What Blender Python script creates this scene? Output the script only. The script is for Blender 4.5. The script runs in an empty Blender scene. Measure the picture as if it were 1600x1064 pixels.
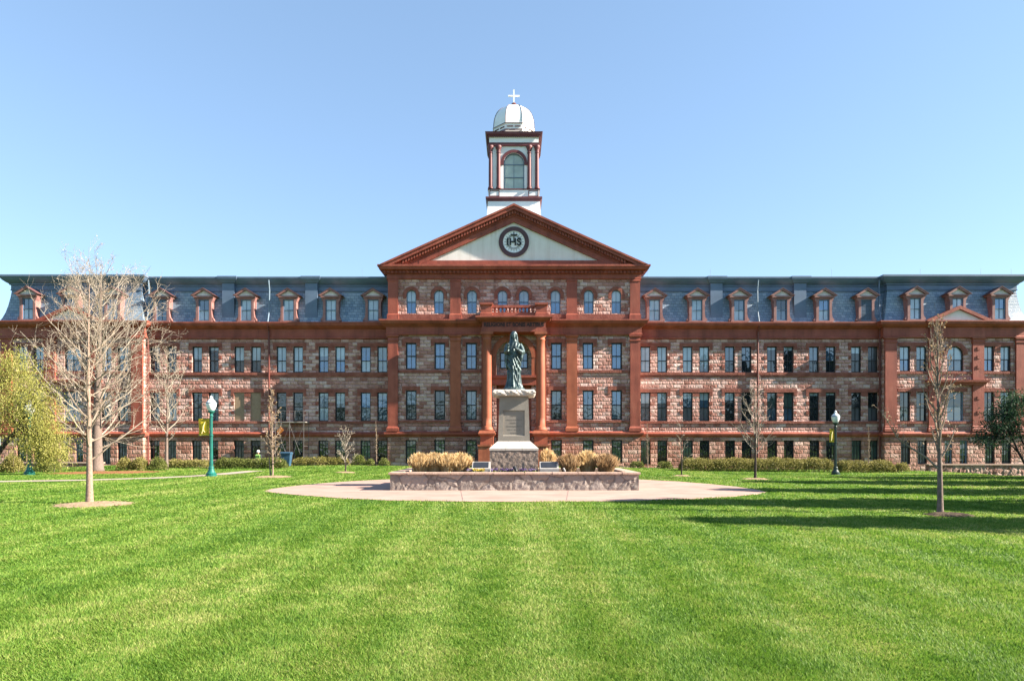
import bpy, bmesh, math, random
import numpy as np
from mathutils import Vector, Matrix
R = math.radians
C = bpy.context.scene
COL = C.collection
# ------------------------------------------------------------------ camera
F = 1067.0                       # focal length in photo pixels (1600 wide)
PX, PY, CAMZ = 803.0, 695.0, 1.7
cam = bpy.data.cameras.new('camera'); camo = bpy.data.objects.new('camera', cam); COL.objects.link(camo)
camo.location = (0, 0, CAMZ); camo.rotation_euler = (R(90), 0, 0)
cam.sensor_width = 36.0; cam.lens = 36.0 * F / 1600.0
cam.shift_x = -(PX - 800.0) / 1600.0; cam.shift_y = (PY - 532.0) / 1600.0
cam.clip_start = 0.1; cam.clip_end = 6000
C.camera = camo
# ------------------------------------------------------------------ sky and sun
SUN_EL, SUN_AZ = 30.0, 98.2      # azimuth clockwise from +Y (the view direction)
w = bpy.data.worlds.new('World'); C.world = w; w.use_nodes = True
nt = w.node_tree; nt.nodes.clear()
sky = nt.nodes.new('ShaderNodeTexSky'); sky.sky_type = 'NISHITA'; sky.sun_disc = False
sky.sun_elevation = R(SUN_EL); sky.sun_rotation = R(SUN_AZ)
sky.altitude = 1600; sky.air_density = 1.0; sky.dust_density = 0.3; sky.ozone_density = 1.7
bg = nt.nodes.new('ShaderNodeBackground'); bg.inputs['Strength'].default_value = 0.10
wo = nt.nodes.new('ShaderNodeOutputWorld')
tint = nt.nodes.new('ShaderNodeMix'); tint.data_type = 'RGBA'; tint.blend_type = 'MULTIPLY'; tint.inputs[0].default_value = 1.0; tint.inputs[7].default_value = (0.87, 1.02, 1.14, 1)
gam = nt.nodes.new('ShaderNodeGamma'); gam.inputs[1].default_value = 0.62     # softens the horizon-to-zenith contrast
nt.links.new(sky.outputs[0], gam.inputs[0]); nt.links.new(gam.outputs[0], tint.inputs[6]); nt.links.new(tint.outputs[2], bg.inputs[0]); nt.links.new(bg.outputs[0], wo.inputs[0])
sd = Vector((math.sin(R(SUN_AZ)) * math.cos(R(SUN_EL)), math.cos(R(SUN_AZ)) * math.cos(R(SUN_EL)), math.sin(R(SUN_EL))))
sl = bpy.data.lights.new('sun', 'SUN'); sl.energy = 5.0; sl.angle = R(0.53); sl.color = (1.0, 0.90, 0.76)
so = bpy.data.objects.new('sun', sl); COL.objects.link(so); so.location = (40, -5, 40)
so.rotation_euler = (-sd).to_track_quat('-Z', 'Y').to_euler()
C.view_settings.view_transform = 'Standard'; C.view_settings.look = 'None'
C.view_settings.exposure = 2.1; C.view_settings.gamma = 1.0
C.cycles.max_bounces = 6
# ------------------------------------------------------------------ helpers
WL = {}                          # world location of every parent (translations only)
def S(Y): return F / Y
def X_(px, Y): return (px - PX) / S(Y)
def Z_(py, Y): return CAMZ + (PY - py) / S(Y)

def sstep(a, b, x):
    t = np.clip((x - a) / (b - a), 0, 1); return t * t * (3 - 2 * t)
def gz(x, y):
    x = np.asarray(x, float); y = np.asarray(y, float)
    far = sstep(34, 46, y) * (1 - sstep(80, 120, y))
    z = -0.30 * sstep(4, 18, x) * far - 0.40 * sstep(27, 38, x) * far
    z = z + 0.16 * np.exp(-((y - 50.5) / 2.6) ** 2) * (0.5 + 0.5 * np.sin(x * 0.42 + 0.6)) * (np.abs(x) > 6)
    z = z + 0.05 * np.exp(-((y - 43) / 4) ** 2) * np.sin(x * 0.3)
    return z
def gpos(px, py):
    Y = F * CAMZ / (py - PY)
    for _ in range(30):
        z = float(gz(X_(px, Y), Y)); Y = 0.5 * Y + 0.5 * F * (CAMZ - z) / (py - PY)
    return X_(px, Y), Y, float(gz(X_(px, Y), Y))

def tag(o, label=None, cat=None, group=None, kind=None):
    if label: o['label'] = label
    if cat: o['category'] = cat
    if group: o['group'] = group
    if kind: o['kind'] = kind
    return o
def thing(name, label, cat, loc=(0, 0, 0), group=None):
    o = bpy.data.objects.new(name, None); COL.objects.link(o); o.location = loc
    o.empty_display_size = 0.3; WL[o.name] = Vector(loc)
    return tag(o, label, cat, group)
def wl(o): return WL.get(o.name, Vector((0, 0, 0))) if o is not None else Vector((0, 0, 0))

class MB:
    def __init__(s): s.v = []; s.f = []; s.m = []
    def add(s, vs, fs, mi=0):
        n = len(s.v); s.v.extend(vs)
        for f in fs: s.f.append(tuple(i + n for i in f)); s.m.append(mi)
    def box(s, x0, x1, y0, y1, z0, z1, mi=0):
        vs = [(x0,y0,z0),(x1,y0,z0),(x1,y1,z0),(x0,y1,z0),(x0,y0,z1),(x1,y0,z1),(x1,y1,z1),(x0,y1,z1)]
        s.add(vs, [(0,3,2,1),(4,5,6,7),(0,1,5,4),(1,2,6,5),(2,3,7,6),(3,0,4,7)], mi)
    def loft(s, rects, mi=0, cap=True):
        """rects: list of (x0,x1,y0,y1,z) from bottom to top."""
        vs = []
        for (a, b, c, d, z) in rects: vs += [(a,c,z),(b,c,z),(b,d,z),(a,d,z)]
        fs = []
        for k in range(len(rects) - 1):
            for i in range(4):
                j = (i + 1) % 4; fs.append((4*k+i, 4*k+j, 4*k+4+j, 4*k+4+i))
        if cap:
            fs.append((3, 2, 1, 0)); n = 4 * (len(rects) - 1); fs.append((n, n+1, n+2, n+3))
        s.add(vs, fs, mi)
    def ring(s, x0, x1, y0, y1, prof, mi=0, cap=True):
        """moulding round a block: prof = [(overhang, z), ...] bottom to top."""
        s.loft([(x0 - o, x1 + o, y0 - o, y1 + o, z) for o, z in prof], mi, cap)
    def prism(s, poly, y0, y1, mi=0):
        """poly [(x,z)] counter-clockwise seen from the front (-Y)."""
        n = len(poly)
        vs = [(x, y0, z) for x, z in poly] + [(x, y1, z) for x, z in poly]
        fs = [tuple(range(n)), tuple(range(2*n-1, n-1, -1))]
        for i in range(n):
            j = (i + 1) % n; fs.append((j, i, n + i, n + j))
        s.add(vs, fs, mi)
    def prismx(s, poly, x0, x1, mi=0):
        n = len(poly)
        vs = [(x0, y, z) for y, z in poly] + [(x1, y, z) for y, z in poly]
        fs = [tuple(range(n)), tuple(range(2*n-1, n-1, -1))]
        for i in range(n):
            j = (i + 1) % n; fs.append((j, i, n + i, n + j))
        s.add(vs, fs, mi)
    def lathe(s, prof, cx, cy, n=20, mi=0, cap=True, rot=0.0):
        vs = []; fs = []
        for r, z in prof:
            for i in range(n):
                a = 2 * math.pi * (i + rot) / n; vs.append((cx + r * math.cos(a), cy + r * math.sin(a), z))
        for k in range(len(prof) - 1):
            for i in range(n):
                j = (i + 1) % n; fs.append((k*n+i, k*n+j, k*n+n+j, k*n+n+i))
        if cap: fs.append(tuple(range(n-1, -1, -1))); m = n * (len(prof)-1); fs.append(tuple(range(m, m+n)))
        s.add(vs, fs, mi)
    def tube(s, pts, rad, n=6, mi=0, cap=True):
        P = [Vector(p) for p in pts]; k = len(P)
        base = len(s.v); vs = []; fs = []
        ref = None
        for i in range(k):
            d = (P[min(i+1, k-1)] - P[max(i-1, 0)])
            if d.length < 1e-9: d = Vector((0, 0, 1))
            d.normalize()
            if ref is None:
                ref = d.cross(Vector((0, 1, 0)) if abs(d.y) < 0.8 else Vector((1, 0, 0))).normalized()
            u = (ref - d * ref.dot(d))
            u = u.normalized() if u.length > 1e-6 else d.orthogonal().normalized()
            ref = u; v = d.cross(u)
            r = rad[i] if hasattr(rad, '__len__') else rad
            for q in range(n):
                a = 2 * math.pi * q / n; p = P[i] + (u * math.cos(a) + v * math.sin(a)) * r
                vs.append((p.x, p.y, p.z))
        for i in range(k - 1):
            for q in range(n):
                j = (q + 1) % n; fs.append((i*n+q, i*n+j, i*n+n+j, i*n+n+q))
        if cap:
            fs.append(tuple(range(n-1, -1, -1))); fs.append(tuple(range((k-1)*n, k*n)))
        s.add(vs, fs, mi)
    def arc(s, cx, cz, r0, r1, y0, y1, a0=0.0, a1=math.pi, n=16, mi=0):
        """a solid arch band in the XZ plane."""
        for i in range(n):
            a = a0 + (a1 - a0) * i / n; b = a0 + (a1 - a0) * (i + 1) / n
            s.prism([(cx + r0*math.cos(a), cz + r0*math.sin(a)), (cx + r1*math.cos(a), cz + r1*math.sin(a)),
                     (cx + r1*math.cos(b), cz + r1*math.sin(b)), (cx + r0*math.cos(b), cz + r0*math.sin(b))], y0, y1, mi)
    def wall(s, x0, x1, z0, z1, y, ops, depth=0.3, mi=0):
        """a front sheet (facing -Y) with real openings and reveals. ops: (x0,x1,z0,z1,arch)"""
        xs = {x0, x1}; zs = {z0, z1}
        for a, b, c, d, ar in ops: xs |= {a, b}; zs |= {c, d}
        xs = sorted(xs); zs = sorted(zs)
        for i in range(len(xs) - 1):
            for k in range(len(zs) - 1):
                mx = (xs[i] + xs[i+1]) / 2; mz = (zs[k] + zs[k+1]) / 2
                if any(a < mx < b and c < mz < d for a, b, c, d, ar in ops): continue
                s.add([(xs[i],y,zs[k]),(xs[i+1],y,zs[k]),(xs[i+1],y,zs[k+1]),(xs[i],y,zs[k+1])], [(0,1,2,3)], mi)
        for a, b, c, d, ar in ops:
            e = y + depth; r = (b - a) / 2; sp = d - r if ar else d
            s.add([(a,y,c),(a,e,c),(a,e,sp),(a,y,sp)], [(0,1,2,3)], mi)
            s.add([(b,e,c),(b,y,c),(b,y,sp),(b,e,sp)], [(0,1,2,3)], mi)
            s.add([(a,y,c),(b,y,c),(b,e,c),(a,e,c)], [(0,1,2,3)], mi)
            if not ar:
                s.add([(a,y,d),(a,e,d),(b,e,d),(b,y,d)], [(0,1,2,3)], mi)
            else:
                cx = (a + b) / 2; n = 14
                pts = [(cx + r*math.cos(math.pi*t/n), sp + r*math.sin(math.pi*t/n)) for t in range(n+1)]
                for t in range(n):
                    p, q = pts[t], pts[t+1]
                    s.add([(p[0],y,p[1]),(p[0],y,d),(q[0],y,d),(q[0],y,q[1])] if p[1] < d - 1e-6 or q[1] < d - 1e-6 else [(p[0],y,p[1])]*4, [(0,1,2,3)], mi)
                    s.add([(p[0],y,p[1]),(q[0],y,q[1]),(q[0],e,q[1]),(p[0],e,p[1])], [(0,1,2,3)], mi)
    def build(s, name, mats, parent=None, smooth=False, recalc=False):
        me = bpy.data.meshes.new(name); off = wl(parent)
        if parent is not None: vs = [(a - off.x, b - off.y, c - off.z) for a, b, c in s.v]
        else: vs = s.v
        me.from_pydata(vs, [], s.f)
        mats = mats if isinstance(mats, (list, tuple)) else [mats]
        for m in mats: me.materials.append(m)
        if len(mats) > 1: me.polygons.foreach_set('material_index', s.m)
        if smooth: me.polygons.foreach_set('use_smooth', [True] * len(me.polygons))
        if recalc:
            bm = bmesh.new(); bm.from_mesh(me); bmesh.ops.recalc_face_normals(bm, faces=bm.faces); bm.to_mesh(me); bm.free()
        me.update()
        o = bpy.data.objects.new(name, me); COL.objects.link(o)
        if parent is not None: o.parent = parent; WL[o.name] = off.copy()
        else: WL[o.name] = Vector((0, 0, 0))
        return o
def put(name, me, parent, loc):
    """link an object that shares mesh data at a world place under a parent."""
    o = bpy.data.objects.new(name, me); COL.objects.link(o); o.parent = parent
    o.location = Vector(loc) - wl(parent); WL[o.name] = Vector(loc); return o
def copy_tree(o, loc, parent=None):
    c = o.copy(); COL.objects.link(c); c.parent = parent
    if loc is not None: c.location = loc; WL[c.name] = Vector(loc)
    for ch in list(o.children): copy_tree(ch, None, c)
    return c
# ------------------------------------------------------------------ materials
def nmat(name):
    m = bpy.data.materials.new(name); m.use_nodes = True
    n = m.node_tree.nodes; b = n['Principled BSDF']; return m, n, m.node_tree.links, b
def ramp(n, stops):
    r = n.new('ShaderNodeValToRGB'); e = r.color_ramp.elements
    e[0].position, e[0].color = stops[0][0], (*stops[0][1], 1)
    e[1].position, e[1].color = stops[-1][0], (*stops[-1][1], 1)
    for p, c in stops[1:-1]:
        k = e.new(p); k.color = (*c, 1)
    return r
def noise(n, l, vec, scale, detail=3, rough=0.55):
    t = n.new('ShaderNodeTexNoise'); t.inputs['Scale'].default_value = scale
    t.inputs['Detail'].default_value = detail; t.inputs['Roughness'].default_value = rough
    if vec is not None: l.new(vec, t.inputs['Vector'])
    return t
def mth(n, l, op, a, b=None):
    m = n.new('ShaderNodeMath'); m.operation = op
    for i, q in enumerate((a, b)):
        if q is None: continue
        if isinstance(q, (int, float)): m.inputs[i].default_value = q
        else: l.new(q, m.inputs[i])
    return m.outputs[0]
def wallvec(n, l, warp=0.0):
    g = n.new('ShaderNodeNewGeometry'); s = n.new('ShaderNodeSeparateXYZ'); l.new(g.outputs['Position'], s.inputs[0])
    u = mth(n, l, 'ADD', s.outputs[0], s.outputs[1]); c = n.new('ShaderNodeCombineXYZ')
    l.new(u, c.inputs[0]); l.new(s.outputs[2], c.inputs[1])
    return c.outputs[0], g.outputs['Position']
def plain(name, stops, rough=0.7, nscale=3.0, detail=4, bump=0.0, bscale=30.0, bdist=0.01, spec=0.4, metal=0.0, worn=0.0):
    """a noisy solid colour; stops = [(pos, rgb), ...] or one rgb."""
    m, n, l, b = nmat(name)
    if not isinstance(stops, list): c = stops; stops = [(0.3, tuple(x * 0.82 for x in c)), (0.7, tuple(min(1, x * 1.15) for x in c))]
    g = n.new('ShaderNodeNewGeometry'); vec = g.outputs['Position']
    t = noise(n, l, vec, nscale, detail); r = ramp(n, stops); l.new(t.outputs['Fac'], r.inputs[0]); l.new(stain(n, l, vec, r.outputs[0], 1-worn, 1+worn*0.4) if worn else r.outputs[0], b.inputs['Base Color'])
    b.inputs['Roughness'].default_value = rough; b.inputs['Metallic'].default_value = metal
    b.inputs['Specular IOR Level'].default_value = spec
    if bump:
        t2 = noise(n, l, vec, bscale, 5, 0.6); bp = n.new('ShaderNodeBump'); bp.inputs['Strength'].default_value = bump
        bp.inputs['Distance'].default_value = bdist; l.new(t2.outputs['Fac'], bp.inputs['Height']); l.new(bp.outputs[0], b.inputs['Normal'])
    return m
def stain(n, l, pos, col, lo=0.62, hi=1.12):
    mp = n.new('ShaderNodeMapping'); mp.inputs['Scale'].default_value = (1.6, 1.6, 0.16); l.new(pos, mp.inputs[0])
    t = noise(n, l, mp.outputs[0], 1.0, 6, 0.65); r = ramp(n, [(0.32,(lo,lo*0.97,lo*0.95)),(0.52,(1,1,1)),(0.75,(hi,hi,hi))]); l.new(t.outputs['Fac'], r.inputs[0])
    mx = n.new('ShaderNodeMix'); mx.data_type = 'RGBA'; mx.blend_type = 'MULTIPLY'; mx.inputs[0].default_value = 1.0; l.new(col, mx.inputs[6]); l.new(r.outputs[0], mx.inputs[7]); return mx.outputs[2]
def stone_mat(name, stops, mortar, bw=0.60, bh=0.29, bdist=0.11, bstr=1.0, msize=0.014):
    m, n, l, b = nmat(name)
    vec, pos = wallvec(n, l)
    wn = noise(n, l, pos, 2.3, 2); wm = n.new('ShaderNodeMix'); wm.data_type = 'VECTOR'; wm.inputs[0].default_value = 0.035
    l.new(vec, wm.inputs[4]); va = n.new('ShaderNodeVectorMath'); va.operation = 'ADD'; l.new(vec, va.inputs[0]); l.new(wn.outputs['Color'], va.inputs[1]); l.new(va.outputs[0], wm.inputs[5])
    br = n.new('ShaderNodeTexBrick'); l.new(wm.outputs[1], br.inputs['Vector'])
    br.inputs['Scale'].default_value = 1; br.inputs['Brick Width'].default_value = bw; br.inputs['Row Height'].default_value = bh
    br.inputs['Mortar Size'].default_value = msize; br.inputs['Mortar Smooth'].default_value = 0.6
    br.inputs['Color1'].default_value = (0, 0, 0, 1); br.inputs['Color2'].default_value = (1, 1, 1, 1); br.inputs['Mortar'].default_value = (0.5, 0.5, 0.5, 1)
    br.offset = 0.43
    big = noise(n, l, pos, 0.35, 3); fine = noise(n, l, pos, 7, 5, 0.65)
    f = mth(n, l, 'ADD', mth(n, l, 'MULTIPLY', br.outputs['Color'], 0.72), mth(n, l, 'MULTIPLY', fine.outputs['Fac'], 0.36))
    f = mth(n, l, 'ADD', f, mth(n, l, 'SUBTRACT', mth(n, l, 'MULTIPLY', big.outputs['Fac'], 0.5), 0.28))
    r = ramp(n, stops); l.new(f, r.inputs[0])
    mx = n.new('ShaderNodeMix'); mx.data_type = 'RGBA'; l.new(br.outputs['Fac'], mx.inputs[0]); l.new(r.outputs[0], mx.inputs[6]); mx.inputs[7].default_value = (*mortar, 1)
    l.new(stain(n, l, pos, mx.outputs[2], 0.70), b.inputs['Base Color']); b.inputs['Roughness'].default_value = 0.88; b.inputs['Specular IOR Level'].default_value = 0.25
    vo = n.new('ShaderNodeTexVoronoi'); vo.inputs['Scale'].default_value = 4.2; l.new(wm.outputs[1], vo.inputs['Vector'])
    n2 = noise(n, l, pos, 6.5, 5, 0.62)
    h = mth(n, l, 'ADD', mth(n, l, 'MULTIPLY', n2.outputs['Fac'], 1.0), mth(n, l, 'MULTIPLY', vo.outputs['Distance'], -0.5))
    b2 = n.new('ShaderNodeTexBrick'); l.new(wm.outputs[1], b2.inputs['Vector']); b2.offset = 0.43
    for k_, v_ in (('Scale', 1), ('Brick Width', bw), ('Row Height', bh), ('Mortar Size', 0.075), ('Mortar Smooth', 1.0)): b2.inputs[k_].default_value = v_
    h = mth(n, l, 'SUBTRACT', h, mth(n, l, 'MULTIPLY', b2.outputs['Fac'], 0.55))
    bp = n.new('ShaderNodeBump'); bp.inputs['Strength'].default_value = bstr; bp.inputs['Distance'].default_value = bdist
    l.new(h, bp.inputs['Height']); l.new(bp.outputs[0], b.inputs['Normal'])
    return m
M = {}
M['stone'] = stone_mat('rusticated_sandstone', [(0.0,(0.235,0.090,0.068)),(0.25,(0.365,0.175,0.142)),(0.5,(0.475,0.270,0.230)),(0.76,(0.56,0.37,0.325)),(1.0,(0.66,0.53,0.485))], (0.30,0.18,0.145))
M['stone_base'] = stone_mat('basement_sandstone', [(0.0,(0.22,0.092,0.064)),(0.35,(0.33,0.16,0.118)),(0.65,(0.44,0.25,0.195)),(1.0,(0.55,0.40,0.33))], (0.28,0.17,0.135), bw=0.72, bh=0.33, bdist=0.12)
M['stone_pale'] = stone_mat('pale_sandstone', [(0.0,(0.30,0.20,0.17)),(0.5,(0.42,0.32,0.27)),(1.0,(0.55,0.47,0.42))], (0.35,0.28,0.25), bw=0.4, bh=0.2, bdist=0.05)
M['red'] = plain('red_painted_trim', [(0.25,(0.205,0.048,0.030)),(0.55,(0.275,0.070,0.043)),(0.8,(0.325,0.102,0.066))], 0.6, 1.2, 6, 0.35, 9, 0.03, 0.35, worn=0.34)
M['redstone'] = plain('red_sandstone_band', [(0.25,(0.16,0.048,0.033)),(0.55,(0.24,0.084,0.060)),(0.8,(0.31,0.13,0.095))], 0.85, 2.4, 6, 0.6, 8, 0.04, 0.25)
M['terracotta'] = plain('terracotta_column', [(0.25,(0.255,0.070,0.035)),(0.6,(0.325,0.097,0.050)),(0.85,(0.38,0.135,0.078))], 0.65, 1.6, 6, 0.3, 12, 0.02, 0.3, worn=0.28)
M['white'] = plain('white_paint', [(0.3,(0.74,0.73,0.73)),(0.7,(0.82,0.81,0.80))], 0.45, 1.5)
M['tymp'] = plain('stucco_tympanum', [(0.3,(0.66,0.63,0.59)),(0.7,(0.72,0.69,0.65))], 0.8, 1.0, 5, worn=0.12)
M['pinkwhite'] = plain('pink_white_paint', (0.66,0.58,0.56), 0.6)
M['darkmulch'] = plain('dark_mulch', [(0.3,(0.05,0.035,0.025)),(0.7,(0.11,0.08,0.055))], 0.95, 8, 5, 0.8, 25, 0.04, 0.1)
M['bluetrim'] = plain('blue_grey_trim', [(0.3,(0.085,0.125,0.19)),(0.7,(0.115,0.165,0.24))], 0.5, 1.2)
M['lead'] = plain('pale_metal_pipe', (0.15,0.21,0.27), 0.6)
M['darkred'] = plain('dark_red_pipe', (0.12,0.03,0.022), 0.5)
M['maroon'] = plain('maroon_ring', (0.085,0.040,0.046), 0.6)
M['black'] = plain('black_frame', (0.012,0.012,0.014), 0.45)
M['frame'] = plain('bronze_frame', (0.030,0.024,0.024), 0.5)
M['ink'] = plain('dark_lettering', (0.012,0.016,0.018), 0.6)
M['inscr'] = plain('dark_inscription', (0.020,0.010,0.010), 0.6)
M['board'] = plain('plywood_board', [(0.3,(0.24,0.16,0.105)),(0.7,(0.32,0.225,0.15))], 0.85, 6)
def slate_mat():
    m, n, l, b = nmat('slate_roof'); vec, pos = wallvec(n, l)
    br = n.new('ShaderNodeTexBrick'); l.new(vec, br.inputs['Vector']); br.inputs['Scale'].default_value = 1
    br.inputs['Brick Width'].default_value = 0.34; br.inputs['Row Height'].default_value = 0.23; br.inputs['Mortar Size'].default_value = 0.013
    br.inputs['Color1'].default_value = (0.12,0.19,0.265,1); br.inputs['Color2'].default_value = (0.235,0.31,0.39,1); br.inputs['Mortar'].default_value = (0.055,0.09,0.13,1)
    t = noise(n, l, pos, 0.8, 5); r = ramp(n, [(0.3,(0.74,0.78,0.86)),(0.7,(1.22,1.14,1.05))]); l.new(t.outputs['Fac'], r.inputs[0])
    mx = n.new('ShaderNodeMix'); mx.data_type = 'RGBA'; mx.blend_type = 'MULTIPLY'; mx.inputs[0].default_value = 1
    l.new(br.outputs['Color'], mx.inputs[6]); l.new(r.outputs[0], mx.inputs[7]); l.new(mx.outputs[2], b.inputs['Base Color'])
    b.inputs['Roughness'].default_value = 0.42; b.inputs['Specular IOR Level'].default_value = 0.6
    bp = n.new('ShaderNodeBump'); bp.inputs['Strength'].default_value = 0.5; bp.inputs['Distance'].default_value = 0.015
    l.new(mth(n, l, 'ADD', mth(n, l, 'MULTIPLY', br.outputs['Fac'], -1), mth(n, l, 'MULTIPLY', br.outputs['Color'], 0.8)), bp.inputs['Height']); l.new(bp.outputs[0], b.inputs['Normal'])
    return m
M['slate'] = slate_mat()
def glass(name, col, refl=0.5, rough=0.03, wav=0.004):
    m, n, l, b = nmat(name)
    g = n.new('ShaderNodeNewGeometry'); t = noise(n, l, g.outputs['Position'], 0.7, 3)
    r = ramp(n, [(0.3, tuple(c * 0.7 for c in col)), (0.7, tuple(c * 1.25 for c in col))]); l.new(t.outputs['Fac'], r.inputs[0]); l.new(r.outputs[0], b.inputs['Base Color'])
    b.inputs['Roughness'].default_value = rough; b.inputs['Specular IOR Level'].default_value = 0.5
    b.inputs['Coat Weight'].default_value = refl; b.inputs['Coat IOR'].default_value = 2.0; b.inputs['Coat Roughness'].default_value = 0.02
    t2 = noise(n, l, g.outputs['Position'], 1.3, 2); bp = n.new('ShaderNodeBump'); bp.inputs['Strength'].default_value = 0.35; bp.inputs['Distance'].default_value = wav * 10
    l.new(t2.outputs['Fac'], bp.inputs['Height']); l.new(bp.outputs[0], b.inputs['Normal']); l.new(bp.outputs[0], b.inputs['Coat Normal'])
    return m
M['g_sky'] = glass('sky_tinted_glass', (0.035,0.14,0.32), 1.0)  # blue of the reflected sky put into the base colour, besides the coat
M['g_pale'] = glass('pale_blind_glass', (0.30,0.38,0.44), 0.7)
M['g_dark'] = glass('dark_glass', (0.012,0.017,0.022), 0.6)
M['g_blue'] = glass('deep_blue_glass', (0.035,0.075,0.125), 1.0)
M['g_green'] = glass('greenish_glass', (0.05,0.08,0.075), 0.6)
M['g_grey'] = glass('grey_screened_glass', (0.075,0.08,0.09), 0.3, 0.3)
M['g_tower'] = glass('tower_glass', (0.33,0.40,0.35), 0.35)
M['louver'] = plain('grey_louvre', (0.07,0.085,0.11), 0.6)
M['ground'] = None
# ================================================================== THE HALL
YC, YW, YP = 55.0, 56.2, 55.6
hall = thing('main_hall', 'long red sandstone hall with slate mansard roof, white cupola and central pediment', 'building', (0, 55, 0))
rw = random.Random(5)
# ---- window meshes (shared): frame mesh + pane mesh, origin bottom centre, glass plane at y=0
_cache = {}
def sash_frame(w, h, arch=False, mat='black', nv=1, t=0.07, split=0.5, nh=0, bars=True):
    k = (w, h, arch, mat, nv, t, split, nh, bars)
    if k in _cache: return _cache[k]
    b = MB(); a = w / 2; sp = h - a if arch else h
    b.box(-a, -a + t, -0.09, 0.02, 0, sp); b.box(a - t, a, -0.09, 0.02, 0, sp); b.box(-a + t, a - t, -0.09, 0.02, 0, t)
    if arch: b.arc(0, sp, a - t, a, -0.09, 0.02)
    else: b.box(-a + t, a - t, -0.09, 0.02, h - t, h)
    zm = h * split; b.box(-a + t, a - t, -0.07, 0.03, zm - t * 0.4, zm + t * 0.4)
    if bars:
        for i in range(nv):
            x = -a + t + (w - 2 * t) * (i + 1) / (nv + 1)
            top = sp + (math.sqrt(max(0, (a - t)**2 - x*x)) if arch else -t)
            b.box(x - 0.014, x + 0.014, -0.035, 0.02, t, zm - t*0.4); b.box(x - 0.014, x + 0.014, -0.035, 0.02, zm + t*0.4, top)
        for i in range(nh):
            z = zm + (sp - zm) * (i + 1) / (nh + 1); b.box(-a + t, a - t, -0.03, 0.018, z - 0.013, z + 0.013)
            z = t + (zm - t) * (i + 1) / (nh + 1); b.box(-a + t, a - t, -0.03, 0.018, z - 0.013, z + 0.013)
    o = b.build('window_frame_source', M[mat]); me = o.data; bpy.data.objects.remove(o); _cache[k] = me; return me
def pane_mesh(w, h, arch, up, lo, split=0.5, blind=None):
    k = ('p', w, h, arch, up, lo, split, blind)
    if k in _cache: return _cache[k]
    b = MB(); a = w / 2 - 0.02; zm = h * split; sp = h - w / 2 if arch else h - 0.02
    b.add([(-a, 0.012, 0.02), (a, 0.012, 0.02), (a, 0.012, zm), (-a, 0.012, zm)], [(0,1,2,3)], 1)
    if arch:
        n = 14; pts = [(a*math.cos(math.pi*i/n), 0, sp + a*math.sin(math.pi*i/n)) for i in range(n+1)]
        b.add([(-a, 0, zm), (a, 0, zm)] + pts, [(0, 1) + tuple(range(2, 2 + n + 1))], 0)
    else:
        zz = sp
        if blind is not None:
            zb = zm + (sp - zm) * blind
            b.add([(-a, 0, zb), (a, 0, zb), (a, 0, zz), (-a, 0, zz)], [(0,1,2,3)], 2); zz = zb
        b.add([(-a, 0, zm), (a, 0, zm), (a, 0, zz), (-a, 0, zz)], [(0,1,2,3)], 0)
    o = b.build('pane_source', [M[up], M[lo], M['g_pale']]); me = o.data; bpy.data.objects.remove(o); _cache[k] = me; return me
def window(name, x, z0, z1, w, y, arch=False, fm='black', up='g_blue', lo='g_blue', nv=1, split=0.5, nh=0, t=0.07, blind=None, parent=None, label=None):
    h = round(z1 - z0, 3); w = round(w, 3)
    o = put(name, sash_frame(w, h, arch, fm, nv, t, split, nh), parent or hall, (x, y, z0))
    p = put('pane', pane_mesh(w, h, arch, up, lo, split, blind), o, (x, y, z0))
    if label: o['label'] = label
    return o
DEP = 0.30
# ---- heights
STR0, STR1 = 2.40, 2.80                                   # string course over the basement
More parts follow.
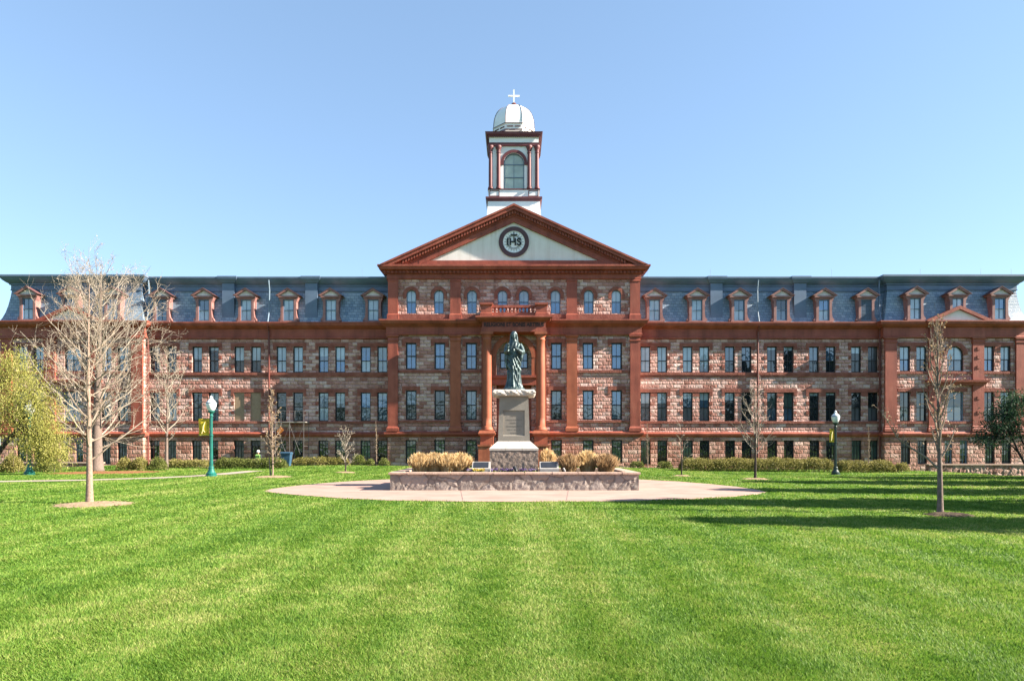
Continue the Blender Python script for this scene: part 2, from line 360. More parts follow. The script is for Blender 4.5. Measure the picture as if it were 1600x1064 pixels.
# =================== wings
pair_x = [11.52 + 3.468 * i for i in range(6)]
W_W, HALFGAP = 0.82, 0.685
for sgn in (-1, 1):
    xa, xb = sorted((sgn * 10.0, sgn * 31.0))
    ops = []; wins = []
    for i, px in enumerate(pair_x):
        for q in (-1, 1):
            x = sgn * px + q * HALFGAP; a, b = x - W_W / 2, x + W_W / 2
            ops += [(a, b, 7.66, 9.79, False), (a, b, 3.66, 6.02, False)]
            long = (i == 0)
            ops.append((a, b, (0.1 if long else 0.5), 2.07, False)); wins.append((i, q, x, long))
    m = MB(); m.wall(xa, xb, -1.2, 2.4, YW - 0.06, [o for o in ops if o[3] < 2.4], DEP, 1)
    m.wall(xa, xb, 2.4, 11.6, YW, [o for o in ops if o[3] > 2.4], DEP, 0)
    m.add([(xa,YW,2.4),(xb,YW,2.4),(xb,YW-0.06,2.4),(xa,YW-0.06,2.4)], [(0,1,2,3)], 1)
    m.build('wing_wall', [M['stone'], M['stone_base']], hall)
    m = MB(); m.add([(xa,72,-1.2),(xb,72,-1.2),(xb,72,11.6),(xa,72,11.6)], [(0,3,2,1)], 0); m.build('rear_wall', M['stone'], hall)
    for px in pair_x:                                     # lintels, jamb stones
        c = sgn * px
        for zt in (9.79, 6.02):
            t = MB()
            t.box(c - 1.36, c + 1.36, YW - 0.045, YW + 0.05, zt, zt + 0.30)
            t.box(c - 1.36, c - 1.13, YW - 0.04, YW + 0.05, zt - 0.3, zt - 0.003); t.box(c + 1.13, c + 1.36, YW - 0.04, YW + 0.05, zt - 0.3, zt - 0.003)
            for dz in (0.9, 1.65):
                t.box(c - 1.34, c - 1.105, YW - 0.03, YW + 0.05, zt - dz - 0.14, zt - dz + 0.12); t.box(c + 1.105, c + 1.34, YW - 0.03, YW + 0.05, zt - dz - 0.14, zt - dz + 0.12)
            t.box(c - HALFGAP + W_W/2 + 0.02, c + HALFGAP - W_W/2 - 0.02, YW - 0.02, YW + 0.05, zt - 0.34, zt - 0.003)
            t.build('window_surround', M['redstone'], hall)
    t = MB()
    t.box(xa, xb, YW - 0.09, YW + 0.05, 7.44, 7.65); t.box(xa, xb, YW - 0.09, YW + 0.05, 3.46, 3.65); t.box(xa, xb, YW - 0.05, YW + 0.05, 7.28, 7.44)
    t.build('sill_course', M['redstone'], hall)
    t = MB(); t.loft([(xa, xb, YW - o, YW + 0.05, z) for o, z in ((0.1,2.36),(0.12,2.42),(0.2,2.5),(0.22,2.62),(0.14,2.7),(0.1,2.76))])
    t.build('string_course', M['red'], hall)
    t = MB(); t.loft([(xa, xb, YW - o, YW + 0.05, z) for o, z in ((0.10,10.39),(0.16,10.43),(0.16,10.5),(0.08,10.56),(0.08,11.0),(0.10,11.2),(0.30,11.28),(0.42,11.38),(0.52,11.45),(0.56,11.6),(0.60,11.62),(0.60,11.72))])
    t.build('eave_cornice', M['red'], hall)
    # roof
    t = MB(); bx = (xa - 1.5, xb + 1.5) ; b0 = (xa, xb)
    t.loft([(xa, xb, YW - o, 72 + o, z) for o, z in ((0.12,11.72),(-0.02,12.0),(-0.16,12.5),(-0.27,13.1),(-0.36,13.8),(-0.42,14.36))], cap=False)
    t.build('mansard_roof', M['slate'], hall)
    t = MB(); t.loft([(xa, xb, YW - o, 72 + o, z) for o, z in ((-0.36,14.36),(-0.34,14.42),(-0.38,14.46),(-0.38,14.78),(-0.30,14.82),(-0.30,14.9),(-0.16,15.0),(-0.02,15.14),(0.10,15.3),(0.12,15.36),(0.16,15.38),(0.16,15.5))])
    t.build('roof_cornice', M['bluetrim'], hall)
    # windows
    for (i, q, x, long) in wins:
        z0 = 0.1 if long else 0.5
        y = YW + 0.2
        boarded = (sgn == -1 and i == 3); opened = (sgn == -1 and i == 2)
        r = rw.random()
        # third floor: pale blinds
        if sgn == -1: up, lo, bl = [('g_sky','g_pale',None), ('g_blue','g_sky',0.5), ('g_pale','g_pale',None), ('g_pale','g_grey',None), ('g_dark','g_dark',0.75), ('g_grey','g_dark',None)][i]
        else: up, lo, bl = [('g_pale','g_pale',None), ('g_pale','g_pale',None), ('g_pale','g_sky',None), ('g_dark','g_dark',0.8), ('g_blue','g_dark',None), ('g_grey','g_grey',None)][i]
        if r < 0.25 and i in (2, 3, 4): up, lo = 'g_blue', 'g_dark'
        if up in ('g_blue', 'g_dark', 'g_sky', 'g_grey') and rw.random() < 0.55: bl = rw.choice([0.15, 0.35, 0.55, 0.75])
        window('sash_window', x, 7.66, 9.79, W_W, y, fm='frame', up=up, lo=lo, blind=bl, nv=1, split=0.45)
        if boarded:
            bb = MB(); bb.box(x - W_W/2 + 0.003, x + W_W/2 - 0.003, YW + 0.05, YW + 0.1, 3.66, 6.0); o = bb.build('window_board', M['board'], hall); o['label'] = 'plywood board closing a window'
        elif opened:
            o = window('sash_window', x, 3.66, 6.02, W_W, y, fm='frame', up='g_dark', lo='g_dark', nv=0, label='opened dark window behind the scaffold')
        else:
            r2 = rw.random()
            if sgn == -1: up, lo, bl = ('g_sky', 'g_blue', None) if i == 0 else ('g_blue', 'g_dark', None) if i == 1 else ('g_dark', 'g_blue', 0.9)
            else: up, lo, bl = [('g_grey','g_grey',0.3), ('g_blue','g_grey',0.6), ('g_dark','g_dark',None), ('g_green','g_blue',None), ('g_dark','g_dark',0.85), ('g_dark','g_grey',None)][i]
            if rw.random() < 0.35: bl = rw.choice([None, 0.25, 0.5, 0.8])
            if rw.random() < 0.2: lo = rw.choice(['g_pale', 'g_grey', 'g_dark'])
            window('sash_window', x, 3.66, 6.02, W_W, y, fm='black', up=up, lo=lo, blind=bl, split=0.47)
        u2 = rw.choice(['g_green', 'g_dark', 'g_green', 'g_dark']) if sgn == 1 or i < 3 else 'g_grey'
        window('basement_window', x, z0, 2.07, W_W, YW + 0.15, fm='black' if u2 != 'g_grey' else 'frame', up=u2, lo=rw.choice(['g_dark', u2]), split=0.72 if not long else 0.78, nv=2)
# =================== end pavilions
for sgn in (-1, 1):
    cx = sgn * 35.95; xa, xb = cx - 5.8, cx + 5.8
    win = []
    for dx in (-4.1, -2.75, 2.75, 4.1): win.append((cx + dx, 0.85))
    ops = []
    for x, ww in win: ops += [(x-ww/2, x+ww/2, 7.69, 9.73, False), (x-ww/2, x+ww/2, 3.62, 6.02, False), (x-0.39, x+0.39, 0.12, 2.07, False)]
    ops += [(cx-0.675, cx+0.675, 7.69, 9.73, True), (cx-0.675, cx+0.675, 3.62, 6.02, False), (cx-0.93, cx-0.31, 0.12, 2.07, False), (cx+0.31, cx+0.93, 0.12, 2.07, False)]
    m = MB(); m.wall(xa, xb, -1.2, 2.4, YP - 0.08, [o for o in ops if o[3] < 2.4], DEP, 1); m.wall(xa, xb, 2.4, 11.6, YP, [o for o in ops if o[3] > 2.4], DEP, 0)
    m.add([(xa,YP,2.4),(xb,YP,2.4),(xb,YP-0.08,2.4),(xa,YP-0.08,2.4)], [(0,1,2,3)], 1)
    for x, fl in ((xa, 0), (xb, 1)):
        f = (0,1,2,3) if fl else (0,3,2,1)
        m.add([(x,YP-0.08,-1.2),(x,73,-1.2),(x,73,2.4),(x,YP-0.08,2.4)], [f], 1); m.add([(x,YP,2.4),(x,73,2.4),(x,73,11.6),(x,YP,11.6)], [f], 0)
    m.add([(xa,73,-1.2),(xb,73,-1.2),(xb,73,11.6),(xa,73,11.6)], [(0,3,2,1)], 0)
    m.build('pavilion_wall', [M['stone'], M['stone_base']], hall)
    for k, (dx, hw) in enumerate(((-5.32, 0.47), (-1.78, 0.46), (1.78, 0.46), (5.32, 0.47))):
        p = MB(); x = cx + dx
        p.loft([(x-hw-o, x+hw+o, YP-0.16-o, YP+0.05, z) for o, z in ((0.10,2.78),(0.10,3.0),(0.05,3.08),(0.05,3.2),(0,3.26),(0,9.98),(0.05,10.02),(0.05,10.1),(0,10.14),(0,10.24),(0.10,10.32),(0.10,10.39))])
        if abs(dx) < 2:
            for zz in (4.2, 5.4, 7.9, 8.7, 9.4): p.box(x - 0.12, x + 0.12, YP - 0.2, YP - 0.16, zz, zz + 0.25)
        p.build('pilaster', M['red'] if k != 0 else M['red'], hall)
    t = MB(); t.ring(xa, xb, YP, 73, ((0.12,2.36),(0.14,2.42),(0.24,2.5),(0.26,2.62),(0.16,2.72),(0.12,2.78)), cap=False)
    t.build('string_course', M['red'], hall)
    t = MB(); t.ring(xa, xb, YP, 73, ((0.14,10.39),(0.2,10.43),(0.2,10.5),(0.14,10.56),(0.14,11.0),(0.16,11.2),(0.34,11.28),(0.46,11.38),(0.54,11.45),(0.58,11.6),(0.62,11.62),(0.62,11.72)))
    t.loft([(cx-2.24-o, cx+2.24+o, YP-0.26-o, YP, z) for o, z in ((0.0,10.42),(0,11.2),(0.2,11.28),(0.3,11.38),(0.40,11.45),(0.44,11.6),(0.48,11.62),(0.48,11.725))])
    t.build('eave_cornice', M['red'], hall)
    for dx in (-3.43, 3.43):
        for zt in (9.73, 6.02):
            t = MB(); t.box(cx+dx-1.28, cx+dx+1.28, YP-0.045, YP+0.05, zt, zt+0.3)
            t.box(cx+dx-0.22, cx+dx+0.22, YP-0.03, YP+0.05, zt-0.36, zt-0.003); t.build('window_surround', M['redstone'], hall)
        for zt in (7.47, 3.42): t = MB(); t.box(cx+dx-1.38, cx+dx+1.38, YP-0.09, YP+0.05, zt, zt+0.2); t.build('sill', M['redstone'], hall)
    t = MB(); t.box(cx-0.95, cx+0.95, YP-0.045, YP+0.05, 6.02, 6.32); t.build('window_surround', M['redstone'], hall)
    for zt in (7.47, 3.42): t = MB(); t.box(cx-1.2, cx+1.2, YP-0.09, YP+0.05, zt, zt+0.2); t.build('sill', M['redstone'], hall)
    t = MB(); t.arc(cx, 9.73-0.675, 0.68, 0.98, YP-0.05, YP+0.05); t.build('arch_stones', M['redstone'], hall)
    t = MB(); t.loft([(cx-2.3-o, cx+2.3+o, YP-0.3-o, YP+0.05, z) for o, z in ((0,6.55),(0.03,6.7),(0.16,6.78),(0.18,6.95))]); t.build('ledge', M['red'], hall)
    pd = MB(); A, B0, hw = 12.92, 11.725, 2.72; sl_ = (A - B0) / hw
    for q in (-1, 1):
        poly = [(cx, A-0.28), (cx+q*(hw-0.28/sl_), B0+0.0), (cx+q*hw, B0), (cx, A)]
        if q == 1: poly = poly[::-1]
        pd.prism(poly[::-1], YP-0.62, YP+1.4)
    po = pd.build('gable_pediment', M['red'], hall, recalc=True)
    td = MB(); td.prism([(cx-2.1, B0+0.003), (cx+2.1, B0+0.003), (cx, A-0.29)], YP-0.4, YP-0.3); td.build('tympanum', M['tymp'], po)
    t = MB(); t.loft([(xa-o, xb+o, YP-o, 73+o, z) for o, z in ((0.10,11.72),(-0.04,12.0),(-0.2,12.5),(-0.33,13.1),(-0.44,13.8),(-0.5,14.36))], cap=False); t.build('mansard_roof', M['slate'], hall)
    t = MB(); t.loft([(xa-o, xb+o, YP-o, 73+o, z) for o, z in ((-0.44,14.36),(-0.42,14.42),(-0.46,14.46),(-0.46,14.78),(-0.36,14.82),(-0.36,14.9),(-0.2,15.0),(-0.04,15.14),(0.08,15.3),(0.10,15.36),(0.16,15.38),(0.16,15.53))]); t.build('roof_cornice', M['bluetrim'], hall)
    ups = [('g_pale','g_sky'), ('g_pale','g_dark'), ('g_pale','g_sky'), ('g_pale','g_blue')]
    for k, (x, ww) in enumerate(win):
        window('sash_window', x, 7.69, 9.73, ww, YP+0.2, fm='frame', up=ups[k][0], lo=ups[k][1], split=0.47)
        window('sash_window', x, 3.62, 6.02, ww, YP+0.2, fm='frame', up=rw.choice(['g_green','g_dark','g_blue']), lo=rw.choice(['g_dark','g_green']), split=0.47)
        window('basement_window', x, 0.12, 2.07, 0.78, YP+0.12, fm='frame', up='g_grey', lo=rw.choice(['g_green','g_grey']), split=0.72, nv=2)
    window('arched_window', cx, 7.69, 9.73, 1.35, YP+0.2, True, 'frame', 'g_pale', 'g_blue', nv=1, split=0.45)
    window('sash_window', cx, 3.62, 6.02, 1.35, YP+0.2, fm='lead', up='g_dark', lo='g_blue', nv=1, split=0.5)
    for dx in (-0.62, 0.62): window('basement_window', cx+dx, 0.12, 2.07, 0.62, YP+0.12, fm='lead', up='g_green', lo='g_dark', split=0.4)
# =================== central block
cw = 10.13
A3 = [(-8.28, 0.87), (-5.97, 0.87), (-3.43, 0.87), (3.43, 0.87), (5.97, 0.87), (8.28, 0.87)]
A4 = [-8.27, -6.05, -3.38, -0.92, 0.80, 3.35, 6.03, 8.25]
ops = []
for x, ww in A3: ops += [(x-ww/2, x+ww/2, 7.78, 9.92, False), (x-ww/2, x+ww/2, 3.71, 6.10, False), (x-ww/2, x+ww/2, (0.2 if abs(x) > 7 else 0.62), 2.10, False)]
for x in A4: ops.append((x-0.39, x+0.39, 12.27, 14.17, True))
ops.append((-1.42, 1.42, 0.0, 10.15, True))
m = MB(); lo_ops = [o for o in ops if o[3] < 2.4] + [(-1.42, 1.42, 0.0, 2.4, False)]
m.wall(-cw, cw, -1.2, 2.4, YC - 0.1, lo_ops, DEP, 1)
m.wall(-cw, cw, 2.4, 15.7, YC, [o for o in ops if o[3] > 2.4 and o[2] > 1] + [(-1.42, 1.42, 2.4, 10.15, True)], DEP, 0)
for x, fl in ((-cw, 0), (cw, 1)):
    f = (0,1,2,3) if fl else (0,3,2,1)
    m.add([(x,YC-0.1,-1.2),(x,73.5,-1.2),(x,73.5,2.4),(x,YC-0.1,2.4)], [f], 1); m.add([(x,YC,2.4),(x,73.5,2.4),(x,73.5,15.7),(x,YC,15.7)], [f], 0)
m.add([(-cw,73.5,-1.2),(cw,73.5,-1.2),(cw,73.5,15.7),(-cw,73.5,15.7)], [(0,3,2,1)], 0)
m.add([(-cw,YC,2.4),(cw,YC,2.4),(cw,YC-0.1,2.4),(-cw,YC-0.1,2.4)], [(0,1,2,3)], 1)
m.build('central_wall', [M['stone'], M['stone_base']], hall)
# recess behind the arch
m = MB(); m.add([(-1.42,YC+1.0,0),(1.42,YC+1.0,0),(1.42,YC+1.0,10.2),(-1.42,YC+1.0,10.2)], [(0,1,2,3)])
for x, f in ((-1.42,(0,1,2,3)), (1.42,(0,3,2,1))): m.add([(x,YC+DEP,0),(x,YC+1.0,0),(x,YC+1.0,10.2),(x,YC+DEP,10.2)], [f])
m.add([(-1.42,YC+DEP,10.2),(1.42,YC+DEP,10.2),(1.42,YC+1,10.2),(-1.42,YC+1,10.2)], [(0,3,2,1)])
m.build('arch_recess', M['stone_pale'], hall)
t = MB(); t.arc(0, 8.73, 1.42, 1.72, YC-0.13, YC+0.02, n=24); t.arc(0, 8.73, 1.72, 1.86, YC-0.09, YC+0.02, n=24)
t.box(-1.86, -1.42, YC-0.09, YC+0.02, 7.3, 8.73); t.box(1.42, 1.86, YC-0.09, YC+0.02, 7.3, 8.73)
t.build('arch_band', M['terracotta'], hall)
t = MB(); t.loft([(-1.86-o, 1.86+o, YC-0.2-o, YC+0.98, z) for o, z in ((0,6.5),(0,6.95),(0.06,7.0),(0.12,7.1),(0.12,7.28))]); t.build('ledge', M['red'], hall)
t = MB(); t.box(-1.41, 1.41, YC+0.5, YC+0.98, 0.0, 6.49); t.build('door_surround', M['redstone'], hall)
d = MB()
for q in (-1, 1):
    a, b = sorted((q*0.02, q*1.0)); d.box(a, b, YC+0.42, YC+0.5, 1.0, 3.6); 
dd = d.build('double_door', M['frame'], hall)
d = MB(); d.box(-0.85,-0.15,YC+0.40,YC+0.415,1.5,3.4); d.box(0.15,0.85,YC+0.40,YC+0.415,1.5,3.4); d.build('pane', M['g_dark'], dd)
for x in (-0.62, 0.62): window('sash_window', x, 7.95, 9.25, 1.0, YC+0.97, fm='black', up='g_blue', lo='g_sky', nv=2, split=0.5)
# red infill beside the arch behind the columns
t = MB()
for q in (-1, 1):
    a, b = sorted((q*1.865, q*2.62)); t.box(a, b, YC-0.12, YC+0.04, 2.8, 10.5)
t.build('portico_pier', M['red'], hall)
# pilasters lower and upper
for x, hw in ((-9.72, 0.40), (-4.70, 0.42), (4.66, 0.42), (9.74, 0.40)):
    p = MB(); p.loft([(x-hw-o, x+hw+o, YC-0.2-o, YC+0.05, z) for o, z in ((0.10,2.8),(0.10,3.05),(0.04,3.12),(0,3.2),(0,10.0),(0.05,10.04),(0.05,10.12),(0,10.16),(0,10.3),(0.10,10.4),(0.10,10.5))])
    p.build('pilaster', M['terracotta'] if abs(x) < 6 else M['red'], hall)
    p = MB(); p.loft([(x-hw-o, x+hw+o, YC-0.14-o, YC+0.05, z) for o, z in ((0.07,11.8),(0.07,12.14),(0.02,12.2),(0,12.24),(0,14.8),(0.04,14.84),(0.04,14.9),(0,14.94),(0,15.0))])
    p.build('upper_pilaster', M['red'], hall)
t = MB(); t.ring(-cw, cw, YC, 73.5, ((0.12,2.36),(0.16,2.44),(0.28,2.52),(0.30,2.66),(0.2,2.76),(0.14,2.8)), cap=False); t.build('string_course', M['red'], hall)
for x, ww in A3:
    for zt in (9.92, 6.10):
        t = MB(); t.box(x-0.72, x+0.72, YC-0.045, YC+0.05, zt, zt+0.32); t.box(x-0.72, x-0.47, YC-0.04, YC+0.05, zt-0.28, zt-0.003); t.box(x+0.47, x+0.72, YC-0.04, YC+0.05, zt-0.28, zt-0.003); t.build('window_surround', M['redstone'], hall)
for x in A4:
    t = MB(); t.arc(x, 13.78, 0.40, 0.66, YC-0.05, YC+0.05)
    for q in (-1, 1):
        a, b = sorted((x+q*0.40, x+q*0.66)); t.box(a, b, YC-0.045, YC+0.05, 13.45, 13.78)
    t.build('arch_stones', M['redstone'], hall)
for a, b in ((-9.3,-5.15), (-4.25,-2.7), (2.7,4.22), (5.1,9.3)):
    for z0_, z1_ in ((7.5, 7.72), (3.5, 3.69)): t = MB(); t.box(a, b, YC-0.1, YC+0.05, z0_, z1_); t.build('sill_course', M['redstone'], hall)
for a, b in ((-9.3,-5.15), (-4.25,4.22), (5.1,9.3)): t = MB(); t.box(a, b, YC-0.08, YC+0.05, 11.8, 12.2); t.build('sill_course', M['redstone'], hall)
# frieze and mid cornice
t = MB(); t.ring(-cw, cw, YC, 73.5, ((0.16,10.5),(0.2,10.56),(0.2,10.62),(0.14,10.66),(0.14,11.0),(0.16,11.15),(0.3,11.25),(0.42,11.36),(0.52,11.42),(0.58,11.58),(0.64,11.6),(0.64,11.72),(0.2,11.8)), cap=False)
t.build('middle_cornice', M['red'], hall)
# upper entablature with dentils
t = MB(); t.ring(-cw, cw, YC, 73.5, ((0.10,15.0),(0.14,15.05),(0.10,15.1),(0.10,15.42),(0.24,15.46),(0.24,15.62),(0.40,15.66),(0.62,15.7),(0.66,15.86),(0.74,15.9),(0.74,16.05)))
t.build('entablature', M['red'], hall)
t = MB(); x = -cw - 0.3
while x < cw + 0.3:
    t.box(x, x+0.15, YC-0.40, YC-0.243, 15.45, 15.615); x += 0.31
t.build('dentil_row', M['red'], hall)
# pediment
SL = 0.452; AP = 20.86; XE = (AP - 16.055) / SL
ped = MB(); ZB = 16.055
def chev(t0, t1, y0, y1, zb=ZB):
    for q in (-1, 1):
        poly = [(0, AP-t0), (q*(AP-t0-zb)/SL, zb), (q*(AP-t1-zb)/SL, zb), (0, AP-t1)]
        if q == 1: poly = poly[::-1]
        ped.prism(poly, y0, y1)
chev(0.0, 0.16, YC-0.80, YC+0.5); chev(0.163, 0.42, YC-0.70, YC+0.5); chev(0.423, 0.72, YC-0.36, YC+0.5); chev(0.723, 0.82, YC-0.30, YC+0.5); chev(0.823, 1.19, YC-0.22, YC+0.5); chev(1.193, 1.29, YC-0.26, YC+0.5)
po = ped.build('pediment', M['red'], hall, recalc=True)
t = MB(); n_ = 40
for q in (-1, 1):
    for i in range(n_):
        xx = q * (0.12 + (XE - 1.7) * i / n_); zz = AP - SL*abs(xx) - 0.44
        t.prism([(xx-0.07, zz-0.24+q*0.07*SL), (xx+0.07, zz-0.24-q*0.07*SL), (xx+0.07, zz-q*0.07*SL), (xx-0.07, zz+q*0.07*SL)], YC-0.56, YC-0.363)
t.build('dentil_row', M['red'], po, recalc=True)
t = MB(); t.box(-7.6, 7.6, YC-0.24, YC+0.4, 16.055, 16.48); t.build('sill', M['red'], po)
t = MB(); zb = 16.483; hx = (AP-1.29-zb)/SL
t.prism([(-hx, zb), (hx, zb), (0, AP-1.293)], YC-0.06, YC+0.4); t.build('tympanum', M['tymp'], po)
em = MB(); EX, EZ = 0.0, 18.0
em.lathe([(0.0,0),(0.9,0)], 0, 0, 40)
em = MB()
em.arc(EX, EZ, 0.88, 1.22, YC-0.16, YC-0.063, 0, 2*math.pi, 48, 0)
em.arc(EX, EZ, 0.83, 0.878, YC-0.12, YC-0.063, 0, 2*math.pi, 48, 1)
emo = em.build('emblem', [M['maroon'], M['white']], po)
t = MB(); t.arc(EX, EZ, 0.0, 0.88, YC-0.085, YC-0.064, 0, 2*math.pi, 40, 0); t.build('disc', M['white'], emo)
t = MB()
for i in range(40):
    a = 2*math.pi*i/40; r0, r1 = 0.46, (0.80 if i % 2 == 0 else 0.66); wd = 0.026
    ca, sa = math.cos(a), math.sin(a)
    t.prism([(EX+r0*ca+wd*sa, EZ+r0*sa-wd*ca), (EX+r1*ca+0.006*sa, EZ+r1*sa-0.006*ca), (EX+r1*ca-0.006*sa, EZ+r1*sa+0.006*ca), (EX+r0*ca-wd*sa, EZ+r0*sa+wd*ca)], YC-0.097, YC-0.086)
t.build('sun_rays', M['ink'], emo, recalc=True)
def text_mesh(body, size, extr, bold=0.0):
    cu = bpy.data.curves.new('lettering', 'FONT'); cu.body = body; cu.size = size; cu.extrude = extr; cu.offset = bold
    cu.align_x = 'CENTER'; cu.align_y = 'CENTER'
    o = bpy.data.objects.new('lettering', cu); COL.objects.link(o)
    dg = bpy.context.evaluated_depsgraph_get(); me = bpy.data.meshes.new_from_object(o.evaluated_get(dg)); bpy.data.objects.remove(o)
    return me
def text_at(name, body, size, loc, mat, parent, width=None, extr=0.02, bold=0.0):
    me = text_mesh(body, size, extr, bold); xs = [v.co.x for v in me.vertices]; k = width / (max(xs) - min(xs)) if width else 1
    me.transform(Matrix.Rotation(R(90), 4, 'X') @ Matrix.Diagonal((k, 1, 1, 1))); me.materials.clear(); me.materials.append(mat)
    return put(name, me, parent, loc)
text_at('monogram', 'IHS', 0.80, (0.0, YC-0.13, EZ-0.02), M['ink'], emo, 1.16, 0.03, 0.018)
t = MB(); t.box(-0.035, 0.035, YC-0.165, YC-0.10, EZ+0.02, EZ+0.80); t.box(-0.27, 0.27, YC-0.163, YC-0.10, EZ+0.52, EZ+0.60); t.build('cross', M['ink'], emo)
# gable roof behind the pediment
t = MB()
for q in (-1, 1):
    poly = [(0, AP-0.12), (q*XE*0.985, 16.06), (q*XE*0.96, 16.06), (0, AP-0.4)]
    if q == 1: poly = poly[::-1]
    t.prism(poly, YC+0.503, 74)
t.build('gable_roof', M['slate'], hall, recalc=True)
t = MB(); t.prism([(-XE*0.95, 16.06), (XE*0.95, 16.06), (0, AP-0.41)], 73.4, 73.6); t.build('rear_gable', M['tymp'], hall)
# windows
for k, (x, ww) in enumerate(A3):
    window('sash_window', x, 7.78, 9.92, ww, YC+0.2, fm='black', up='g_sky', lo='g_sky', split=0.5, nv=1, t=0.10)
    window('sash_window', x, 3.71, 6.10, ww, YC+0.2, fm='black', up=['g_blue','g_dark','g_blue','g_blue','g_sky','g_sky'][k], lo=['g_dark','g_dark','g_blue','g_dark','g_blue','g_blue'][k], split=0.5, nv=1, t=0.10)
    z0 = 0.2 if abs(x) > 7 else 0.62
    window('basement_window', x, z0, 2.10, ww, YC+0.12, fm='black', up='g_green', lo='g_green', split=0.7, nv=2, t=0.10)
for x in A4: window('arched_window', x, 12.27, 14.17, 0.78, YC+0.2, True, 'bluetrim', 'g_pale' if abs(x) > 1.5 else 'g_pale', 'g_sky', split=0.5, nv=1, t=0.06)
# =================== portico
YF = 53.8
por = MB(); por.box(-2.55, 2.55, YF-0.2, YC-0.15, 10.58, 10.9); por.box(-2.50, 2.50, YF-0.14, YC-0.15, 10.903, 11.36)
por.loft([(-2.55-o, 2.55+o, YF-0.2-o, YC, z) for o, z in ((0.0,11.363),(0.12,11.44),(0.3,11.5),(0.4,11.62),(0.46,11.64),(0.46,11.76),(0.3,11.8))])
pf = por.build('portico_entablature', M['red'], hall)
text_at('inscription', 'RELIGIONI ET BONIS ARTIBUS', 0.44, (0, YF-0.155, 11.13), M['inscr'], pf, 4.7, 0.02, 0.012)
for x in (-2.12, 2.12):
    c = MB()
    c.lathe([(0.50,2.84),(0.50,2.95),(0.44,2.97),(0.46,3.05),(0.40,3.1),(0.37,3.2)] + [(0.36 - 0.03*(i/10)**2, 3.2 + 6.75*i/10) for i in range(11)] + [(0.36,9.98),(0.36,10.05),(0.33,10.08),(0.33,10.2),(0.42,10.32),(0.44,10.40)], x, YF+0.3, 28)
    co = c.build('portico_column', M['terracotta'], hall, smooth=True)
    c = MB(); c.box(x-0.5, x+0.5, YF-0.2, YF+0.8, 10.4, 10.578); c.build('capital', M['terracotta'], co)
    c = MB(); c.loft([(x-0.52-o, x+0.52+o, YF-0.26-o, YF+0.86, z) for o, z in ((0.08,-0.3),(0.08,0.5),(0.02,0.58),(0,0.62),(0,2.36),(0.05,2.42),(0.14,2.5),(0.16,2.62),(0.1,2.72),(0.06,2.84))]); c.build('pedestal', M['terracotta'], co)
    q = 1 if x > 0 else -1
    c = MB(); a, b = sorted((x + q*0.1 - 0.45, x + q*0.1 + 0.45)); c.loft([(a-o, b+o, 51.2-o, YF-0.35, z) for o, z in ((0,-0.4),(0,1.55),(0.06,1.6),(0.06,1.72))]); c.build('stair_cheek', M['terracotta'], hall)
st = MB()
for i in range(6): st.box(-1.7, 1.7, 51.6+0.5*i, 55.4, -0.3 + 0.22*i, -0.3 + 0.22*(i+1) - 0.003)
st.build('entrance_steps', M['stone_pale'], hall)
bal = MB(); bal.box(-1.74, 1.74, YF-0.12, YF+0.12, 11.803, 12.12); bal.box(-1.74, 1.74, YF-0.14, YF+0.14, 12.48, 12.68)
for q in (-1, 1):
    a, b = sorted((q*1.74, q*2.58))
    bal.loft([(a-o, b+o, YF-0.4-o, YF+0.4+o, z) for o, z in ((0.06,11.803),(0.06,12.0),(0,12.05),(0,12.55),(0.05,12.6),(0.10,12.66),(0.10,12.8))])
    a, b = sorted((q*2.1, q*2.4)); bal.box(a, b, YF+0.46, YC-0.05, 11.803, 12.65)
bo = bal.build('balustrade', M['red'], pf)
for i in range(11):
    x = -1.5 + 0.3*i; c = MB(); c.lathe([(0.05,12.12),(0.09,12.18),(0.10,12.25),(0.05,12.33),(0.085,12.42),(0.06,12.48)], x, YF, 10)
    c.build('baluster', M['red'], bo, smooth=True)
# =================== dormers (shared meshes)
def dormer_meshes():
    b = MB(); w_, h0, h1, he = 0.64, 0.0, 1.92, 2.12
    b.box(-w_, -0.44, -0.1, 1.3, 0.12, 2.0); b.box(0.44, w_, -0.1, 1.3, 0.12, 2.0); b.box(-0.44, 0.44, -0.1, 1.3, 1.86, 2.0)
    b.box(-w_-0.06, w_+0.06, -0.16, 1.3, -0.02, 0.12)
    for q in (-1, 1):   # scrolled feet and brackets
        b.prism([(q*w_, 0.12), (q*(w_+0.22), 0.12), (q*(w_+0.17), 0.26), (q*(w_+0.05), 0.42), (q*w_, 0.75)][::(-1 if q == -1 else 1)], -0.08, 0.5)
        b.prism([(q*w_, 1.65), (q*(w_+0.08), 1.8), (q*(w_+0.16), 2.0), (q*w_, 2.0)][::(-1 if q == -1 else 1)], -0.1, 0.3)
    b.box(-0.82, 0.82, -0.22, 1.4, 2.003, 2.14)
    A = 2.74
    for q in (-1, 1):
        poly = [(0, A), (q*0.98, 2.143), (q*0.74, 2.143), (0, A-0.16)]
        b.prism(poly[::-1] if q == 1 else poly, -0.3, 1.7)
    o = b.build('dormer_source', M['dormer'], recalc=True); me = o.data; bpy.data.objects.remove(o)
    r = MB()
    for q in (-1, 1):
        poly = [(0, A+0.045), (q*1.02, 2.155), (q*0.985, 2.143), (0, A+0.003)]
        r.prism(poly[::-1] if q == 1 else poly, -0.34, 1.7)
    o = r.build('roof_source', M['dormer_roof'], recalc=True); mr = o.data; bpy.data.objects.remove(o)
    t = MB(); t.prism([(-0.72, 2.146), (0.72, 2.146), (0, A-0.165)], -0.12, -0.06); o = t.build('tympanum_source', M['pinkwhite']); mt = o.data; bpy.data.objects.remove(o)
    return me, mr, mt
